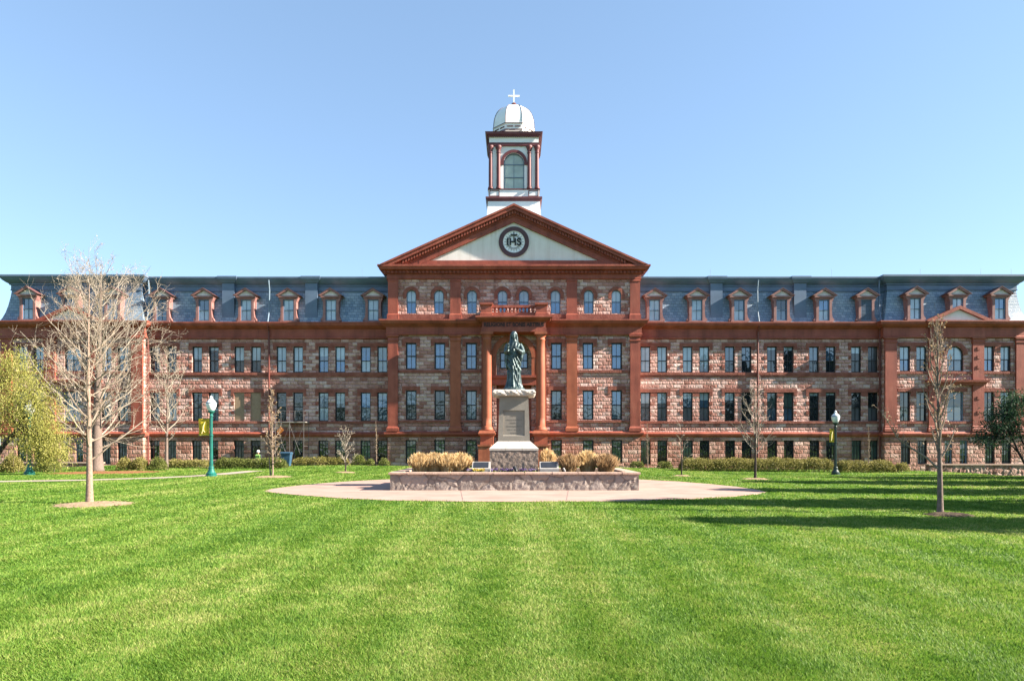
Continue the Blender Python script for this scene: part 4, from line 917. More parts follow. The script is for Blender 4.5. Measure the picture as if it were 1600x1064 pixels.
# ---- statue: one continuous robed figure
def bronze():
    m, n, l, b = nmat('verdigris_bronze'); g = n.new('ShaderNodeNewGeometry'); t = noise(n, l, g.outputs['Position'], 4.5, 6, 0.65)
    r = ramp(n, [(0.3,(0.022,0.034,0.036)),(0.52,(0.045,0.072,0.075)),(0.75,(0.10,0.15,0.148))]); l.new(t.outputs['Fac'], r.inputs[0])
    sp = n.new('ShaderNodeSeparateXYZ'); l.new(g.outputs['Position'], sp.inputs[0])
    l.new(r.outputs[0], b.inputs['Base Color']); b.inputs['Metallic'].default_value = 0.35; b.inputs['Roughness'].default_value = 0.42
    bp = n.new('ShaderNodeBump'); bp.inputs['Strength'].default_value = 0.3; bp.inputs['Distance'].default_value = 0.02; l.new(t.outputs['Fac'], bp.inputs['Height']); l.new(bp.outputs[0], b.inputs['Normal']); return m
M['bronze'] = bronze()
def statue():
    b = MB(); n = 96; vs = []; fs = []
    prof = [(-0.02,0.40,0.36,0.0,0.0),(0.05,0.39,0.34,0.0,0.0),(0.16,0.34,0.29,0,0),(0.35,0.305,0.26,0.0,0),(0.6,0.285,0.245,0.0,-0.01),(0.85,0.285,0.235,0.005,-0.01),(1.05,0.295,0.225,0.01,0),(1.22,0.29,0.21,0.01,0.01),(1.38,0.285,0.20,0.01,0.01),(1.55,0.30,0.20,0.01,0.02),(1.68,0.325,0.19,0.01,0.03),(1.78,0.315,0.165,0.01,0.03),(1.86,0.24,0.135,0.0,0.03),(1.91,0.15,0.11,0.0,0.02),(1.97,0.095,0.095,0.0,0.0),(2.02,0.08,0.085,0.0,-0.01)]
    K = 110; zz = np.linspace(prof[0][0], prof[-1][0], K); P = np.array(prof)
    for z in zz:
        rx, ry, cx, cy = [np.interp(z, P[:,0], P[:,i]) for i in (1,2,3,4)]
        for i in range(n):
            a = 2*math.pi*i/n; x, y = math.cos(a), math.sin(a); fr = max(0, -y)
            # long vertical folds low down, diagonal swags across the hips and chest
            lowf = 0.024*(math.sin(11*a + 1.3*math.sin(2.2*z)) + 0.6*math.sin(19*a + 2.0*z + 1)) * float(1 - sstep(0.7, 1.1, z))
            d = z + 0.95*x*rx*2.0
            swag = 0.026*math.sin(21*d + 2*math.sin(3*x)) * float(sstep(0.45, 0.8, z)*(1-sstep(1.25,1.5,z)))
            chest = 0.018*math.sin(16*(z - 0.8*x) + 1.0) * float(sstep(1.35,1.5,z)*(1-sstep(1.8,1.88,z)))
            edge = 0.03*float(sstep(0.0,0.03,(d-1.42)))*float(1-sstep(0.03,0.2,(d-1.42)))*float(z<1.6)
            k = 1 + (lowf+swag+chest+edge)/0.26
            vs.append((cx+rx*k*x, SY+cy+ry*k*y, z))
    fs = [(k*n+i, k*n+(i+1)%n, (k+1)*n+(i+1)%n, (k+1)*n+i) for k in range(K-1) for i in range(n)] + [tuple(range(n-1,-1,-1)), tuple(range((K-1)*n, K*n))]
    b.add(vs, fs)
    def blob(c, r, nn=24, mm=16):
        v = []; f = []
        for k in range(mm+1):
            th = math.pi*k/mm
            for i in range(nn):
                ph = 2*math.pi*i/nn; v.append((c[0]+r[0]*math.sin(th)*math.cos(ph), c[1]+r[1]*math.sin(th)*math.sin(ph), c[2]-r[2]*math.cos(th)))
        for k in range(mm):
            for i in range(nn): f.append((k*nn+i, k*nn+(i+1)%nn, (k+1)*nn+(i+1)%nn, (k+1)*nn+i))
        b.add(v, f)
    y = SY
    # head, brow, nose, beard, long hair
    blob((0.0,y-0.05,2.15), (0.098,0.125,0.15)); blob((0.0,y+0.03,2.18), (0.122,0.125,0.145))
    blob((0,y-0.125,2.04), (0.062,0.06,0.085)); b.tube([(0,y-0.16,2.20),(0,y-0.198,2.13),(0,y-0.17,2.115)], [0.018,0.028,0.016], 8)
    b.tube([(-0.065,y-0.145,2.20),(0,y-0.17,2.21),(0.065,y-0.145,2.20)], [0.014,0.018,0.014], 8); b.tube([(-0.04,y-0.17,2.08),(0,y-0.185,2.088),(0.04,y-0.17,2.08)], 0.012, 6)
    for q in (-1, 1):
        b.tube([(q*0.04,y-0.02,2.30),(q*0.115,y+0.0,2.2),(q*0.132,y+0.015,2.08),(q*0.135,y+0.0,1.96),(q*0.13,y-0.03,1.87)], [0.035,0.045,0.045,0.042,0.02], 12)
        b.tube([(q*0.03,y+0.1,2.26),(q*0.1,y+0.1,2.1),(q*0.12,y+0.1,1.9),(q*0.1,y+0.13,1.74)], [0.06,0.085,0.09,0.05], 12)
    # arm on the viewer's right: across the chest, hand to the heart
    b.tube([(0.27,y+0.03,1.78),(0.36,y-0.0,1.62),(0.405,y-0.06,1.45),(0.34,y-0.17,1.44),(0.20,y-0.24,1.52)], [0.10,0.115,0.125,0.105,0.075], 16)
    b.tube([(0.22,y-0.235,1.51),(0.12,y-0.262,1.565),(0.05,y-0.265,1.60)], [0.05,0.045,0.045], 12)
    for i in range(4): b.tube([(0.07-0.006*i,y-0.27,1.57+0.024*i),(0.0-0.012*i,y-0.262,1.61+0.028*i),(-0.055+0.006*i,y-0.235,1.635+0.028*i)], [0.015,0.0135,0.010], 8)
    b.tube([(0.10,y-0.28,1.59),(0.085,y-0.30,1.66),(0.075,y-0.285,1.70)], [0.017,0.015,0.011], 8)
    # arm on the viewer's left: elbow bent, hand held out and open
    b.tube([(-0.27,y+0.03,1.78),(-0.34,y-0.0,1.62),(-0.355,y-0.05,1.46),(-0.32,y-0.20,1.47),(-0.28,y-0.31,1.53)], [0.10,0.11,0.12,0.10,0.07], 16)
    b.tube([(-0.285,y-0.30,1.53),(-0.272,y-0.37,1.585),(-0.265,y-0.40,1.64)], [0.042,0.042,0.04], 12)
    for i in range(4): b.tube([(-0.30+0.024*i,y-0.405,1.65),(-0.303+0.026*i,y-0.425,1.715+0.012*(1.5-abs(i-1.5))),(-0.302+0.026*i,y-0.415,1.765+0.016*(1.5-abs(i-1.5)))], [0.015,0.0135,0.010], 8)
    b.tube([(-0.225,y-0.385,1.61),(-0.19,y-0.40,1.655),(-0.175,y-0.40,1.695)], [0.017,0.015,0.011], 8)
    # hanging sleeves and mantle
    b.tube([(-0.35,y-0.02,1.42),(-0.36,y-0.03,1.2),(-0.34,y-0.02,0.95),(-0.31,y-0.0,0.75)], [0.09,0.075,0.055,0.03], 12)
    b.tube([(0.36,y-0.08,1.40),(0.34,y-0.12,1.22),(0.33,y-0.09,1.05)], [0.09,0.07,0.035], 12)
    b.tube([(0.27,y+0.03,1.78),(0.20,y-0.105,1.68),(0.10,y-0.15,1.56),(-0.02,y-0.165,1.42)], [0.045,0.04,0.035,0.03], 10)
    for P, r_ in (([(-0.27,y-0.06,1.40),(-0.12,y-0.16,1.375),(0.08,y-0.175,1.36),(0.26,y-0.10,1.33)], 0.032),
                  ([(-0.27,y-0.08,1.30),(-0.08,y-0.185,1.22),(0.14,y-0.19,1.06),(0.29,y-0.07,0.90)], 0.03),
                  ([(-0.27,y-0.09,1.17),(-0.10,y-0.195,1.08),(0.12,y-0.205,0.88),(0.28,y-0.08,0.68)], 0.028),
                  ([(-0.27,y-0.09,1.02),(-0.10,y-0.20,0.92),(0.09,y-0.22,0.70),(0.25,y-0.13,0.46)], 0.028),
                  ([(-0.26,y-0.10,0.86),(-0.10,y-0.21,0.74),(0.04,y-0.235,0.50),(0.14,y-0.25,0.18)], 0.028),
                  ([(-0.25,y-0.11,0.66),(-0.15,y-0.20,0.50),(-0.09,y-0.25,0.28),(-0.06,y-0.275,0.12)], 0.028),
                  ([(0.27,y-0.09,0.50),(0.24,y-0.17,0.30),(0.24,y-0.22,0.12)], 0.028)):
        b.tube(P, [r_*0.8]+[r_]*(len(P)-2)+[r_*0.6], 10)
    # bare feet on the plinth
    for q in (-1, 1): b.tube([(q*0.10,y-0.22,0.05),(q*0.11,y-0.32,0.02),(q*0.115,y-0.38,0.0)], [0.055,0.042,0.025], 10)
    z0 = z5 + 0.10
    b.v = [(x*0.88, yy, z+z0) for x, yy, z in b.v]
    o = b.build('statue', M['bronze'])
    r = o.modifiers.new('r', 'REMESH'); r.mode = 'VOXEL'; r.voxel_size = 0.0115
    s_ = o.modifiers.new('s', 'SMOOTH'); s_.iterations = 2; s_.factor = 0.4
    dg = bpy.context.evaluated_depsgraph_get(); me = bpy.data.meshes.new_from_object(o.evaluated_get(dg)); bpy.data.objects.remove(o)
    me.polygons.foreach_set('use_smooth', [True]*len(me.polygons)); me.materials.clear(); me.materials.append(M['bronze'])
    r_ = thing('robed_statue', 'green bronze statue of a robed, long-haired standing figure on the stone pedestal', 'statue', (0, SY, z5))
    put('figure', me, r_, (0, 0, 0)).location = -Vector((0, SY, z5))
    c = MB(); rr = random.Random(6); v = []; n2 = 40
    for k, (r0, z) in enumerate(((0.45,z5-0.004),(0.44,z5+0.05),(0.41,z5+0.10),(0.36,z5+0.125),(0.0,z5+0.13))):
        for i in range(n2): e = rr.uniform(-0.02,0.02)*(k in (1,2)); v.append(((r0+e)*math.cos(2*math.pi*i/n2), SY-0.03+(r0+e)*math.sin(2*math.pi*i/n2)*0.95, z))
    c.add(v, [(k*n2+i, k*n2+(i+1)%n2, (k+1)*n2+(i+1)%n2, (k+1)*n2+i) for k in range(4) for i in range(n2)]); c.build('rock_base', M['bronze'], r_)
statue()
# ---- two lectern plaques, spotlights
M['slab'] = plain('grey_marker_stone', [(0.3,(0.23,0.22,0.21)),(0.7,(0.30,0.285,0.275))], 0.8, 6, 5, 0.3, 30, 0.01)
M['plaque'] = plain('dark_plaque', (0.022,0.024,0.03), 0.35)
for px, w_, lab in ((752, 0.70, 'slanted grey stone marker with a dark plaque, beside the tan grasses and yellow flowers'), (858, 0.72, 'slanted grey stone marker with a dark plaque, beside the brownish grasses at the pedestal')):
    Y = 26.25; x = X_(px, Y); o = thing('plaque_marker', lab, 'marker', (x, Y, ZB), 'plaque markers in the planter')
    t = MB(); t.prismx([(Y-0.25, ZB-0.02), (Y+0.35, ZB-0.02), (Y+0.35, ZB+0.42), (Y+0.24, ZB+0.42), (Y-0.25, ZB+0.16)], x-w_/2, x+w_/2); t.build('stone_block', M['slab'], o, recalc=True)
    t = MB(); nrm = Vector((0, -0.26, 0.49)).normalized(); u = Vector((0, 0.49, 0.26)).normalized(); c = Vector((x, Y, ZB+0.292)) + nrm*0.004
    vs = []
    for dz in (0, 0.02):
        for a, b_ in ((-1,-1),(1,-1),(1,1),(-1,1)): p = c + Vector((a*(w_/2-0.07),0,0)) + u*(b_*0.2) + nrm*dz; vs.append(tuple(p))
    t.add(vs, [(0,3,2,1),(4,5,6,7),(0,1,5,4),(1,2,6,5),(2,3,7,6),(3,0,4,7)]); t.build('plaque', M['plaque'], o)
M['lampmetal'] = plain('black_fixture', (0.02,0.02,0.022), 0.4)
for px, Y, lab in ((806, 25.75, 'small black spotlight among the purple pansies before the pedestal'), (882, 25.75, 'small grey spotlight beside the right stone marker')):
    x = X_(px, Y); o = thing('spotlight', lab, 'spotlight', (x, Y, ZB), 'spotlights in the planter')
    t = MB(); t.tube([(x+0.02,Y,ZB),(x+0.03,Y,ZB+0.1)], 0.02, 8); t.build('stake', M['lampmetal'], o)
    t = MB(); sc = 1.0 if px < 850 else 0.6; t.tube([(x+0.03,Y-0.02,ZB+0.06),(x+0.01,Y+0.02,ZB+0.10),(x-0.06*sc,Y+0.12*sc,ZB+0.10+0.14*sc)], [0.04*sc,0.06*sc,0.07*sc], 12); t.build('housing', M['lampmetal'] if px < 850 else M['slab'], o)
# ---- low rubble walls before the pavilions
for sgn, x0, x1, y, zt, lab in ((1, 30.6, 44.0, 50.3, 0.20, 'low red rubble wall before the right pavilion basement'), (-1, -44.0, -31.2, 51.5, 0.30, 'low red rubble wall behind the pale green tree')):
    o = thing('low_wall', lab, 'wall', (0.5*(x0+x1), y, -0.5))
    t = MB(); roughbox(t, x0, x1, y, y+0.5, -1.2, zt, 0.03, 0.14); t.build('wall', M['rubble_red'], o)
    t = MB(); t.loft([(x0-0.05,x1+0.05,y-0.06,y+0.55,zt+0.003),(x0-0.05,x1+0.05,y-0.06,y+0.55,zt+0.10)]); t.build('coping', M['cap'], o)
# ================================================================== STREET LAMPS
def lampmats(c, nm): return plain(nm, [(0.3, tuple(x*0.8 for x in c)), (0.7, tuple(x*1.2 for x in c))], 0.35, 5)
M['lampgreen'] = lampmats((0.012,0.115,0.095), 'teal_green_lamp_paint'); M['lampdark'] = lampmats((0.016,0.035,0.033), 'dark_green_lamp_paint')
M['globe'] = plain('white_acorn_globe', [(0.3,(0.62,0.64,0.66)),(0.7,(0.72,0.74,0.76))], 0.25, 4, 3, 0, spec=0.5)
M['banner'] = plain('yellow_banner', [(0.3,(0.62,0.42,0.015)),(0.7,(0.72,0.52,0.03))], 0.7, 3)
M['bannerink'] = plain('brown_banner_print', (0.16,0.10,0.015), 0.7)
M['bannerlight'] = plain('pale_banner_print', (0.75,0.62,0.28), 0.7)
def lamp(x, y, z, H, mat, label, banner=True, wide=0.56):
    o = thing('street_lamp', label, 'street lamp', (x, y, z), 'acorn street lamps on the lawn'); k = H/4.25
    t = MB(); t.lathe([(0.30,z-0.05),(0.30,z+0.07),(0.26,z+0.10),(0.27,z+0.16),(0.20,z+0.24),(0.15,z+0.34),(0.13,z+0.46),(0.145,z+0.5),(0.12,z+0.55)], x, y, 16); t.build('base', M[mat], o, smooth=False)
    t = MB(); n = 24; zt = z+H*0.795; vs = []; zz = [z+0.55, z+1.2, z+2.2, zt]
    for q, h in enumerate(zz):
        r = 0.095-0.025*q/3
        for i in range(n): a = 2*math.pi*i/n; rr = r*(1.0 if i % 2 else 0.86); vs.append((x+rr*math.cos(a), y+rr*math.sin(a), h))
    t.add(vs, [(k_*n+i, k_*n+(i+1)%n, (k_+1)*n+(i+1)%n, (k_+1)*n+i) for k_ in range(3) for i in range(n)])
    t.lathe([(0.075,z+H*0.5),(0.11,z+H*0.505),(0.11,z+H*0.515),(0.075,z+H*0.52)], x, y, 16)
    t.lathe([(0.07,zt-0.22),(0.11,zt-0.18),(0.08,zt-0.12),(0.08,zt-0.06),(0.13,zt),(0.19,zt+0.05),(0.19,zt+0.09)], x, y, 16); t.build('post', M[mat], o)
    t = MB(); zg = zt+0.09
    t.lathe([(0.13,zg),(0.20,zg+0.10),(0.25,zg+0.24),(0.27,zg+0.36),(0.265,zg+0.44),(0.22,zg+0.50),(0.15,zg+0.58),(0.09,zg+0.64),(0.05,zg+0.67)], x, y, 20); gl = t.build('globe', M['globe'], o, smooth=True)
    t = MB(); t.lathe([(0.06,zg+0.66),(0.085,zg+0.70),(0.085,zg+0.74),(0.03,zg+0.80),(0.0,zg+0.84)], x, y, 12); t.build('finial', M['globe'], gl)
    t = MB(); t.lathe([(0.27,zg+0.40),(0.285,zg+0.42),(0.27,zg+0.45)], x, y, 20, cap=False); t.build('band', M['lead'], gl)
    if banner:
        b0, b1 = z+H*0.545-0.15, z+H*0.75-0.12; xl = x-0.10-wide
        t = MB(); t.tube([(x,y,b1),(xl-0.04,y,b1)], 0.014, 6); t.tube([(x,y,b0),(xl-0.04,y,b0)], 0.014, 6); ar = t.build('banner_arm', M[mat], o)
        t = MB(); nn = 10; vs = []
        for k_ in range(nn+1):
            for i in range(5): u = i/4; h = b0+(b1-b0)*k_/nn; vs.append((xl+wide*u, y+0.02*math.sin(3*u+5*k_/nn), h))
        t.add(vs, [(k_*5+i, k_*5+i+1, k_*5+i+6, k_*5+i+5) for k_ in range(nn) for i in range(4)])
        bo = t.build('banner', M['banner'], o)
        sol = bo.modifiers.new('s', 'SOLIDIFY'); sol.thickness = 0.012; sol.offset = 1
        t = MB(); h = b1-b0
        def stroke(pts, r, mi): t.tube([(xl+wide*u, y-0.035, b0+h*v) for u, v in pts], r, 5, mi)
        stroke([(0.12,0.9),(0.5,0.95),(0.86,0.9)], 0.018, 0); stroke([(0.3,0.12),(0.42,0.32),(0.45,0.55),(0.62,0.8)], 0.026, 1); stroke([(0.42,0.32),(0.6,0.2)], 0.02, 1)
        rr = random.Random(int(abs(x)*10))
        for i in range(9): v = 0.1+0.085*i; stroke([(0.06,v),(0.12+rr.uniform(0.02,0.12),v+0.02)], 0.012, 0); stroke([(0.74+rr.uniform(0,0.1),v),(0.94,v+0.02)], 0.012, 0)
        t.build('print', [M['bannerink'], M['bannerlight']], bo)
    return o
x, y, z = gpos(330, 744.5); lamp(x, y, z, (744.5-619)/S(y), 'lampgreen', 'teal green lamp post with a yellow banner, beside the pale curved path')
Yr = 45.5; x = X_(1305.5, Yr); lamp(x, Yr, CAMZ-(742-PY)/S(Yr), (742-642)/S(Yr), 'lampdark', 'dark green lamp post with a thin yellow banner on the shaded right lawn', True, 0.30)
x, y, z = gpos(46, 742); lamp(x, y, z, 4.2, 'lampgreen', 'teal lamp post half hidden in the pale green tree', False)
# ================================================================== SCAFFOLD AND WORK AT THE LEFT WING
M['steel'] = plain('scaffold_steel', (0.11,0.105,0.105), 0.55)
M['plank'] = plain('scaffold_plank', (0.30,0.28,0.25), 0.8, 5)
x0, x1, y0, y1 = X_(433, 55), X_(477, 55), 54.6, 55.9
sc = thing('scaffold', 'grey steel scaffold with a work platform before the opened window', 'scaffold', ((x0+x1)/2, 55.2, 0))
t = MB()
for x in (x0, (x0+x1)/2, x1):
    for y in (y0, y1): t.tube([(x,y,-0.2),(x,y,4.45)], 0.016, 6)
t.build('upright', M['steel'], sc)
t = MB()
for y in (y0,):
    for z in (4.4,): t.tube([(x0,y,z),(x1,y,z)], 0.013, 6)
for x in (x0, x1):
    for z in (4.4, 1.6): t.tube([(x,y0,z),(x,y1,z)], 0.013, 6)
t.build('guard_rail', M['steel'], sc)
t = MB(); xm = (x0+x1)/2
for a, b in ((x0, xm), (xm, x1)): t.tube([(a,y0-0.03,0.2),(b,y0-0.03,3.3)], 0.008, 5); t.tube([(a,y0+0.03,3.3),(b,y0+0.03,0.2)], 0.008, 5)
t.build('cross_brace', M['steel'], sc)
t = MB(); 
for i in range(4): t.box(x0-0.15, x1+0.1, y0+0.1+i*0.29, y0+0.36+i*0.29, 3.50, 3.56)
t.build('platform', M['plank'], sc)
M['orange'] = plain('orange_plastic', (0.40,0.13,0.02), 0.5); M['bluep'] = plain('blue_plastic', (0.03,0.075,0.13), 0.5)
xo = X_(438, 54.3); t = MB(); zc = CAMZ-(672-PY)/S(54.3)
t.prism([(xo-0.28,zc-0.1),(xo-0.04,zc-0.3),(xo+0.28,zc-0.02),(xo+0.04,zc+0.26)], 54.25, 54.3)
o = thing('warning_sign', 'orange diamond warning sign hanging on the scaffold', 'sign', (xo, 54.3, zc)); t.build('panel', M['orange'], o, recalc=True)
t = MB(); t.tube([(xo,54.32,zc+0.2),(xo,y0,3.5)], 0.01, 5); t.build('cord', M['steel'], o)
xb = X_(448, 54.0); o = thing('waste_bin', 'blue plastic bin standing below the scaffold behind the bushes', 'bin', (xb, 54, 0)); t = MB()
t.loft([(xb-0.38-q,xb+0.38+q,53.6-q,54.2+q,z) for q, z in ((-0.08,0.05),(0.0,0.95),(0.03,0.96),(0.03,1.02))]); t.build('body', M['bluep'], o)
t = MB(); t.prismx([(53.55,1.023),(54.25,1.023),(54.25,1.1),(53.9,1.15),(53.55,1.08)], xb-0.42, xb+0.42); t.build('lid', M['bluep'], o, recalc=True)
for q in (-1, 1):
    t = MB(); t.tube([(xb+q*0.30-0.04,54.24,0.12),(xb+q*0.30+0.04,54.24,0.12)], 0.11, 12); t.build('wheel', M['black'], o)
# a worker behind the bushes
M['skin'] = plain('skin', (0.40,0.22,0.15), 0.6); M['vest'] = plain('lime_safety_vest', (0.16,0.30,0.08), 0.7); M['cloth'] = plain('dark_work_clothes', (0.02,0.022,0.03), 0.8); M['hat'] = plain('white_hard_hat', (0.75,0.75,0.76), 0.35)
def body_mesh():
    """one skinned body, seated, about 1.2 m to the top of the head; y- is forward."""
    me = bpy.data.meshes.new('body'); J = [((0,0,0.46),0.15),((0,0,0.66),0.135),((0,-0.01,0.86),0.155),((0,0,0.96),0.075),((0,-0.01,1.03),0.055),((0,-0.02,1.13),0.095),((0,-0.02,1.2),0.06)]
    E = [(0,1),(1,2),(2,3),(3,4),(4,5),(5,6)]
    for q in (-1, 1):
        k = len(J); J += [((q*0.19,0,0.92),0.062),((q*0.25,-0.04,0.68),0.05),((q*0.17,-0.26,0.60),0.042),((q*0.13,-0.34,0.58),0.038)]; E += [(2,k),(k,k+1),(k+1,k+2),(k+2,k+3)]
        for f in range(4): J.append(((q*(0.10+0.022*f),-0.43+0.008*abs(f-1.5),0.555),0.011)); E.append((k+3, len(J)-1))
        J.append(((q*0.09,-0.37,0.60),0.012)); E.append((k+3, len(J)-1))
        k = len(J); J += [((q*0.10,-0.1,0.45),0.085),((q*0.13,-0.44,0.45),0.07),((q*0.13,-0.44,0.10),0.05),((q*0.14,-0.58,0.05),0.045)]; E += [(0,k),(k,k+1),(k+1,k+2),(k+2,k+3)]
    me.from_pydata([p for p, r in J], E, []); o = bpy.data.objects.new('body', me); COL.objects.link(o); o.modifiers.new('k', 'SKIN')
    for i, (p, r) in enumerate(J): me.skin_vertices[0].data[i].radius = (r, r); me.skin_vertices[0].data[i].use_root = (i == 0)
    o.modifiers.new('u', 'SUBSURF').levels = 1
    dg = bpy.context.evaluated_depsgraph_get(); m2 = bpy.data.meshes.new_from_object(o.evaluated_get(dg)); bpy.data.objects.remove(o)
    m2.polygons.foreach_set('use_smooth', [True]*len(m2.polygons)); m2.materials.clear()
    for mm in (M['skin'], M['cloth']): m2.materials.append(mm)
    for p in m2.polygons: c = p.center; p.material_index = 0 if (c.z > 0.99 or c.y < -0.31 and c.z > 0.52) else 1
    return m2
xw, yw = X_(403.5, 53.2), 53.2
pr = thing('person', 'seated person in a white hard hat and lime vest behind the bushes', 'person', (xw, yw, 0.0))
put('body', body_mesh(), pr, (xw, yw, 0.0))
t = MB(); t.loft([(xw-0.17,xw+0.17,yw-0.155,yw+0.14,0.56),(xw-0.16,xw+0.16,yw-0.15,yw+0.14,0.7),(xw-0.18,xw+0.18,yw-0.185,yw+0.165,0.88),(xw-0.12,xw+0.12,yw-0.10,yw+0.10,0.97)]); t.build('vest', M['vest'], pr)
t = MB(); t.lathe([(0.155,1.155),(0.15,1.165),(0.118,1.17),(0.115,1.22),(0.09,1.275),(0.04,1.305),(0,1.31)], xw, yw-0.02, 16); t.build('hard_hat', M['hat'], pr, smooth=True)
o = thing('upturned_crate', 'grey crate the seated worker sits on', 'crate', (xw, yw+0.03, 0)); t = MB(); t.loft([(xw-0.22,xw+0.22,yw-0.14,yw+0.2,z) for z in (0.0,0.315)]); t.loft([(xw-0.24,xw+0.24,yw-0.16,yw+0.22,z) for z in (0.318,0.345)]); t.build('body', M['plank'], o)
# ================================================================== TREES
def barkm(name, stops, sc=18): return plain(name, stops, 0.9, sc, 6, 0.7, 40, 0.015, 0.15)
M['bark_tan'] = barkm('tan_bark', [(0.25,(0.16,0.11,0.08)),(0.6,(0.26,0.19,0.15)),(0.85,(0.36,0.29,0.24))])
M['bark_grey'] = barkm('grey_brown_bark', [(0.25,(0.10,0.075,0.062)),(0.6,(0.17,0.13,0.11)),(0.85,(0.25,0.205,0.175))])
M['twig_tan'] = barkm('tan_twigs', [(0.25,(0.165,0.125,0.095)),(0.6,(0.245,0.195,0.15)),(0.85,(0.34,0.285,0.23))], 6)
M['twig_pale'] = barkm('pale_twigs', [(0.25,(0.22,0.185,0.145)),(0.6,(0.31,0.265,0.215)),(0.85,(0.41,0.36,0.305))], 4)
M['bark_dark'] = barkm('dark_bark', [(0.3,(0.025,0.020,0.018)),(0.7,(0.07,0.056,0.05))])
def leafm(name, stops, trans=0.35, sc=1.3):
    m, n, l, b = nmat(name); g = n.new('ShaderNodeNewGeometry'); t = noise(n, l, g.outputs['Position'], sc, 4, 0.7)
    r = ramp(n, stops); l.new(mth(n, l, 'ADD', mth(n, l, 'MULTIPLY', t.outputs['Fac'], 0.6), mth(n, l, 'MULTIPLY', g.outputs['Random Per Island'], 0.4)), r.inputs[0])
    l.new(r.outputs[0], b.inputs['Base Color']); b.inputs['Roughness'].default_value = 0.6; b.inputs['Specular IOR Level'].default_value = 0.2
    if trans:
        tr = n.new('ShaderNodeBsdfTranslucent'); l.new(r.outputs[0], tr.inputs['Color']); mx = n.new('ShaderNodeMixShader'); mx.inputs[0].default_value = trans
        o = n['Material Output']; l.new(b.outputs[0], mx.inputs[1]); l.new(tr.outputs[0], mx.inputs[2]); l.new(mx.outputs[0], o.inputs['Surface'])
    return m
M['bud'] = leafm('tan_buds', [(0.3,(0.30,0.19,0.10)),(0.7,(0.46,0.33,0.20))], 0.3)
M['bud_pale'] = leafm('pale_buds', [(0.3,(0.38,0.29,0.21)),(0.7,(0.55,0.45,0.35))], 0.3)
M['willow'] = leafm('spring_green_leaves', [(0.3,(0.17,0.18,0.030)),(0.5,(0.28,0.275,0.060)),(0.7,(0.42,0.39,0.14))], 0.4, 0.8)
M['darkleaf'] = leafm('dark_evergreen_leaves', [(0.3,(0.018,0.045,0.022)),(0.5,(0.032,0.075,0.036)),(0.75,(0.07,0.12,0.055))], 0.25)
M['hedge'] = leafm('olive_hedge_leaves', [(0.3,(0.13,0.13,0.030)),(0.5,(0.22,0.205,0.052)),(0.72,(0.34,0.30,0.12))], 0.35)
M['shrub'] = leafm('green_shrub_leaves', [(0.3,(0.07,0.095,0.020)),(0.5,(0.13,0.155,0.034)),(0.72,(0.23,0.235,0.075))], 0.35)
M['drygrass'] = leafm('tan_ornamental_grass', [(0.25,(0.42,0.275,0.125)),(0.5,(0.60,0.43,0.22)),(0.75,(0.74,0.60,0.37))], 0.4, 3)
M['browngrass'] = leafm('brown_ornamental_grass', [(0.25,(0.22,0.13,0.065)),(0.5,(0.34,0.22,0.115)),(0.75,(0.48,0.345,0.20))], 0.35, 3)
def quadleaf(mb, p, L, W, rr, mi=0, droop=None):
    d = Vector((rr.gauss(0,1), rr.gauss(0,1), rr.gauss(0,1))) if droop is None else Vector((rr.gauss(0,0.45), rr.gauss(0,0.45), -1))
    d.normalize(); s = d.cross(Vector((rr.gauss(0,1), rr.gauss(0,1), rr.gauss(0,1)))); s = s.normalized() if s.length > 1e-4 else d.orthogonal()
    a = p + d*L*0.5 + s*W; b = p + d*L; c = p + d*L*0.5 - s*W
    mb.add([tuple(p), tuple(a), tuple(b), tuple(c)], [(0,1,2,3)], mi)
def wob(d, rr, k): return (d + Vector((rr.gauss(0,k), rr.gauss(0,k), rr.gauss(0,k)))).normalized()
def limb(mb, p, d, L, r, rr, seg=5, up=0.12, k=0.13, n=4, mi=0, tip=0.25):
    pts = [Vector(p)]; d = Vector(d).normalized()
    for i in range(seg):
        d = wob(d, rr, k); d = (d + Vector((0,0,up))).normalized(); pts.append(pts[-1] + d*L/seg)
    mb.tube(pts, [r*(1-(1-tip)*i/seg) for i in range(seg+1)], n, mi, False); return pts
def along(pts, t):
    f = t*(len(pts)-1); i = min(int(f), len(pts)-2); return pts[i].lerp(pts[i+1], f-i), (pts[i+1]-pts[i]).normalized()
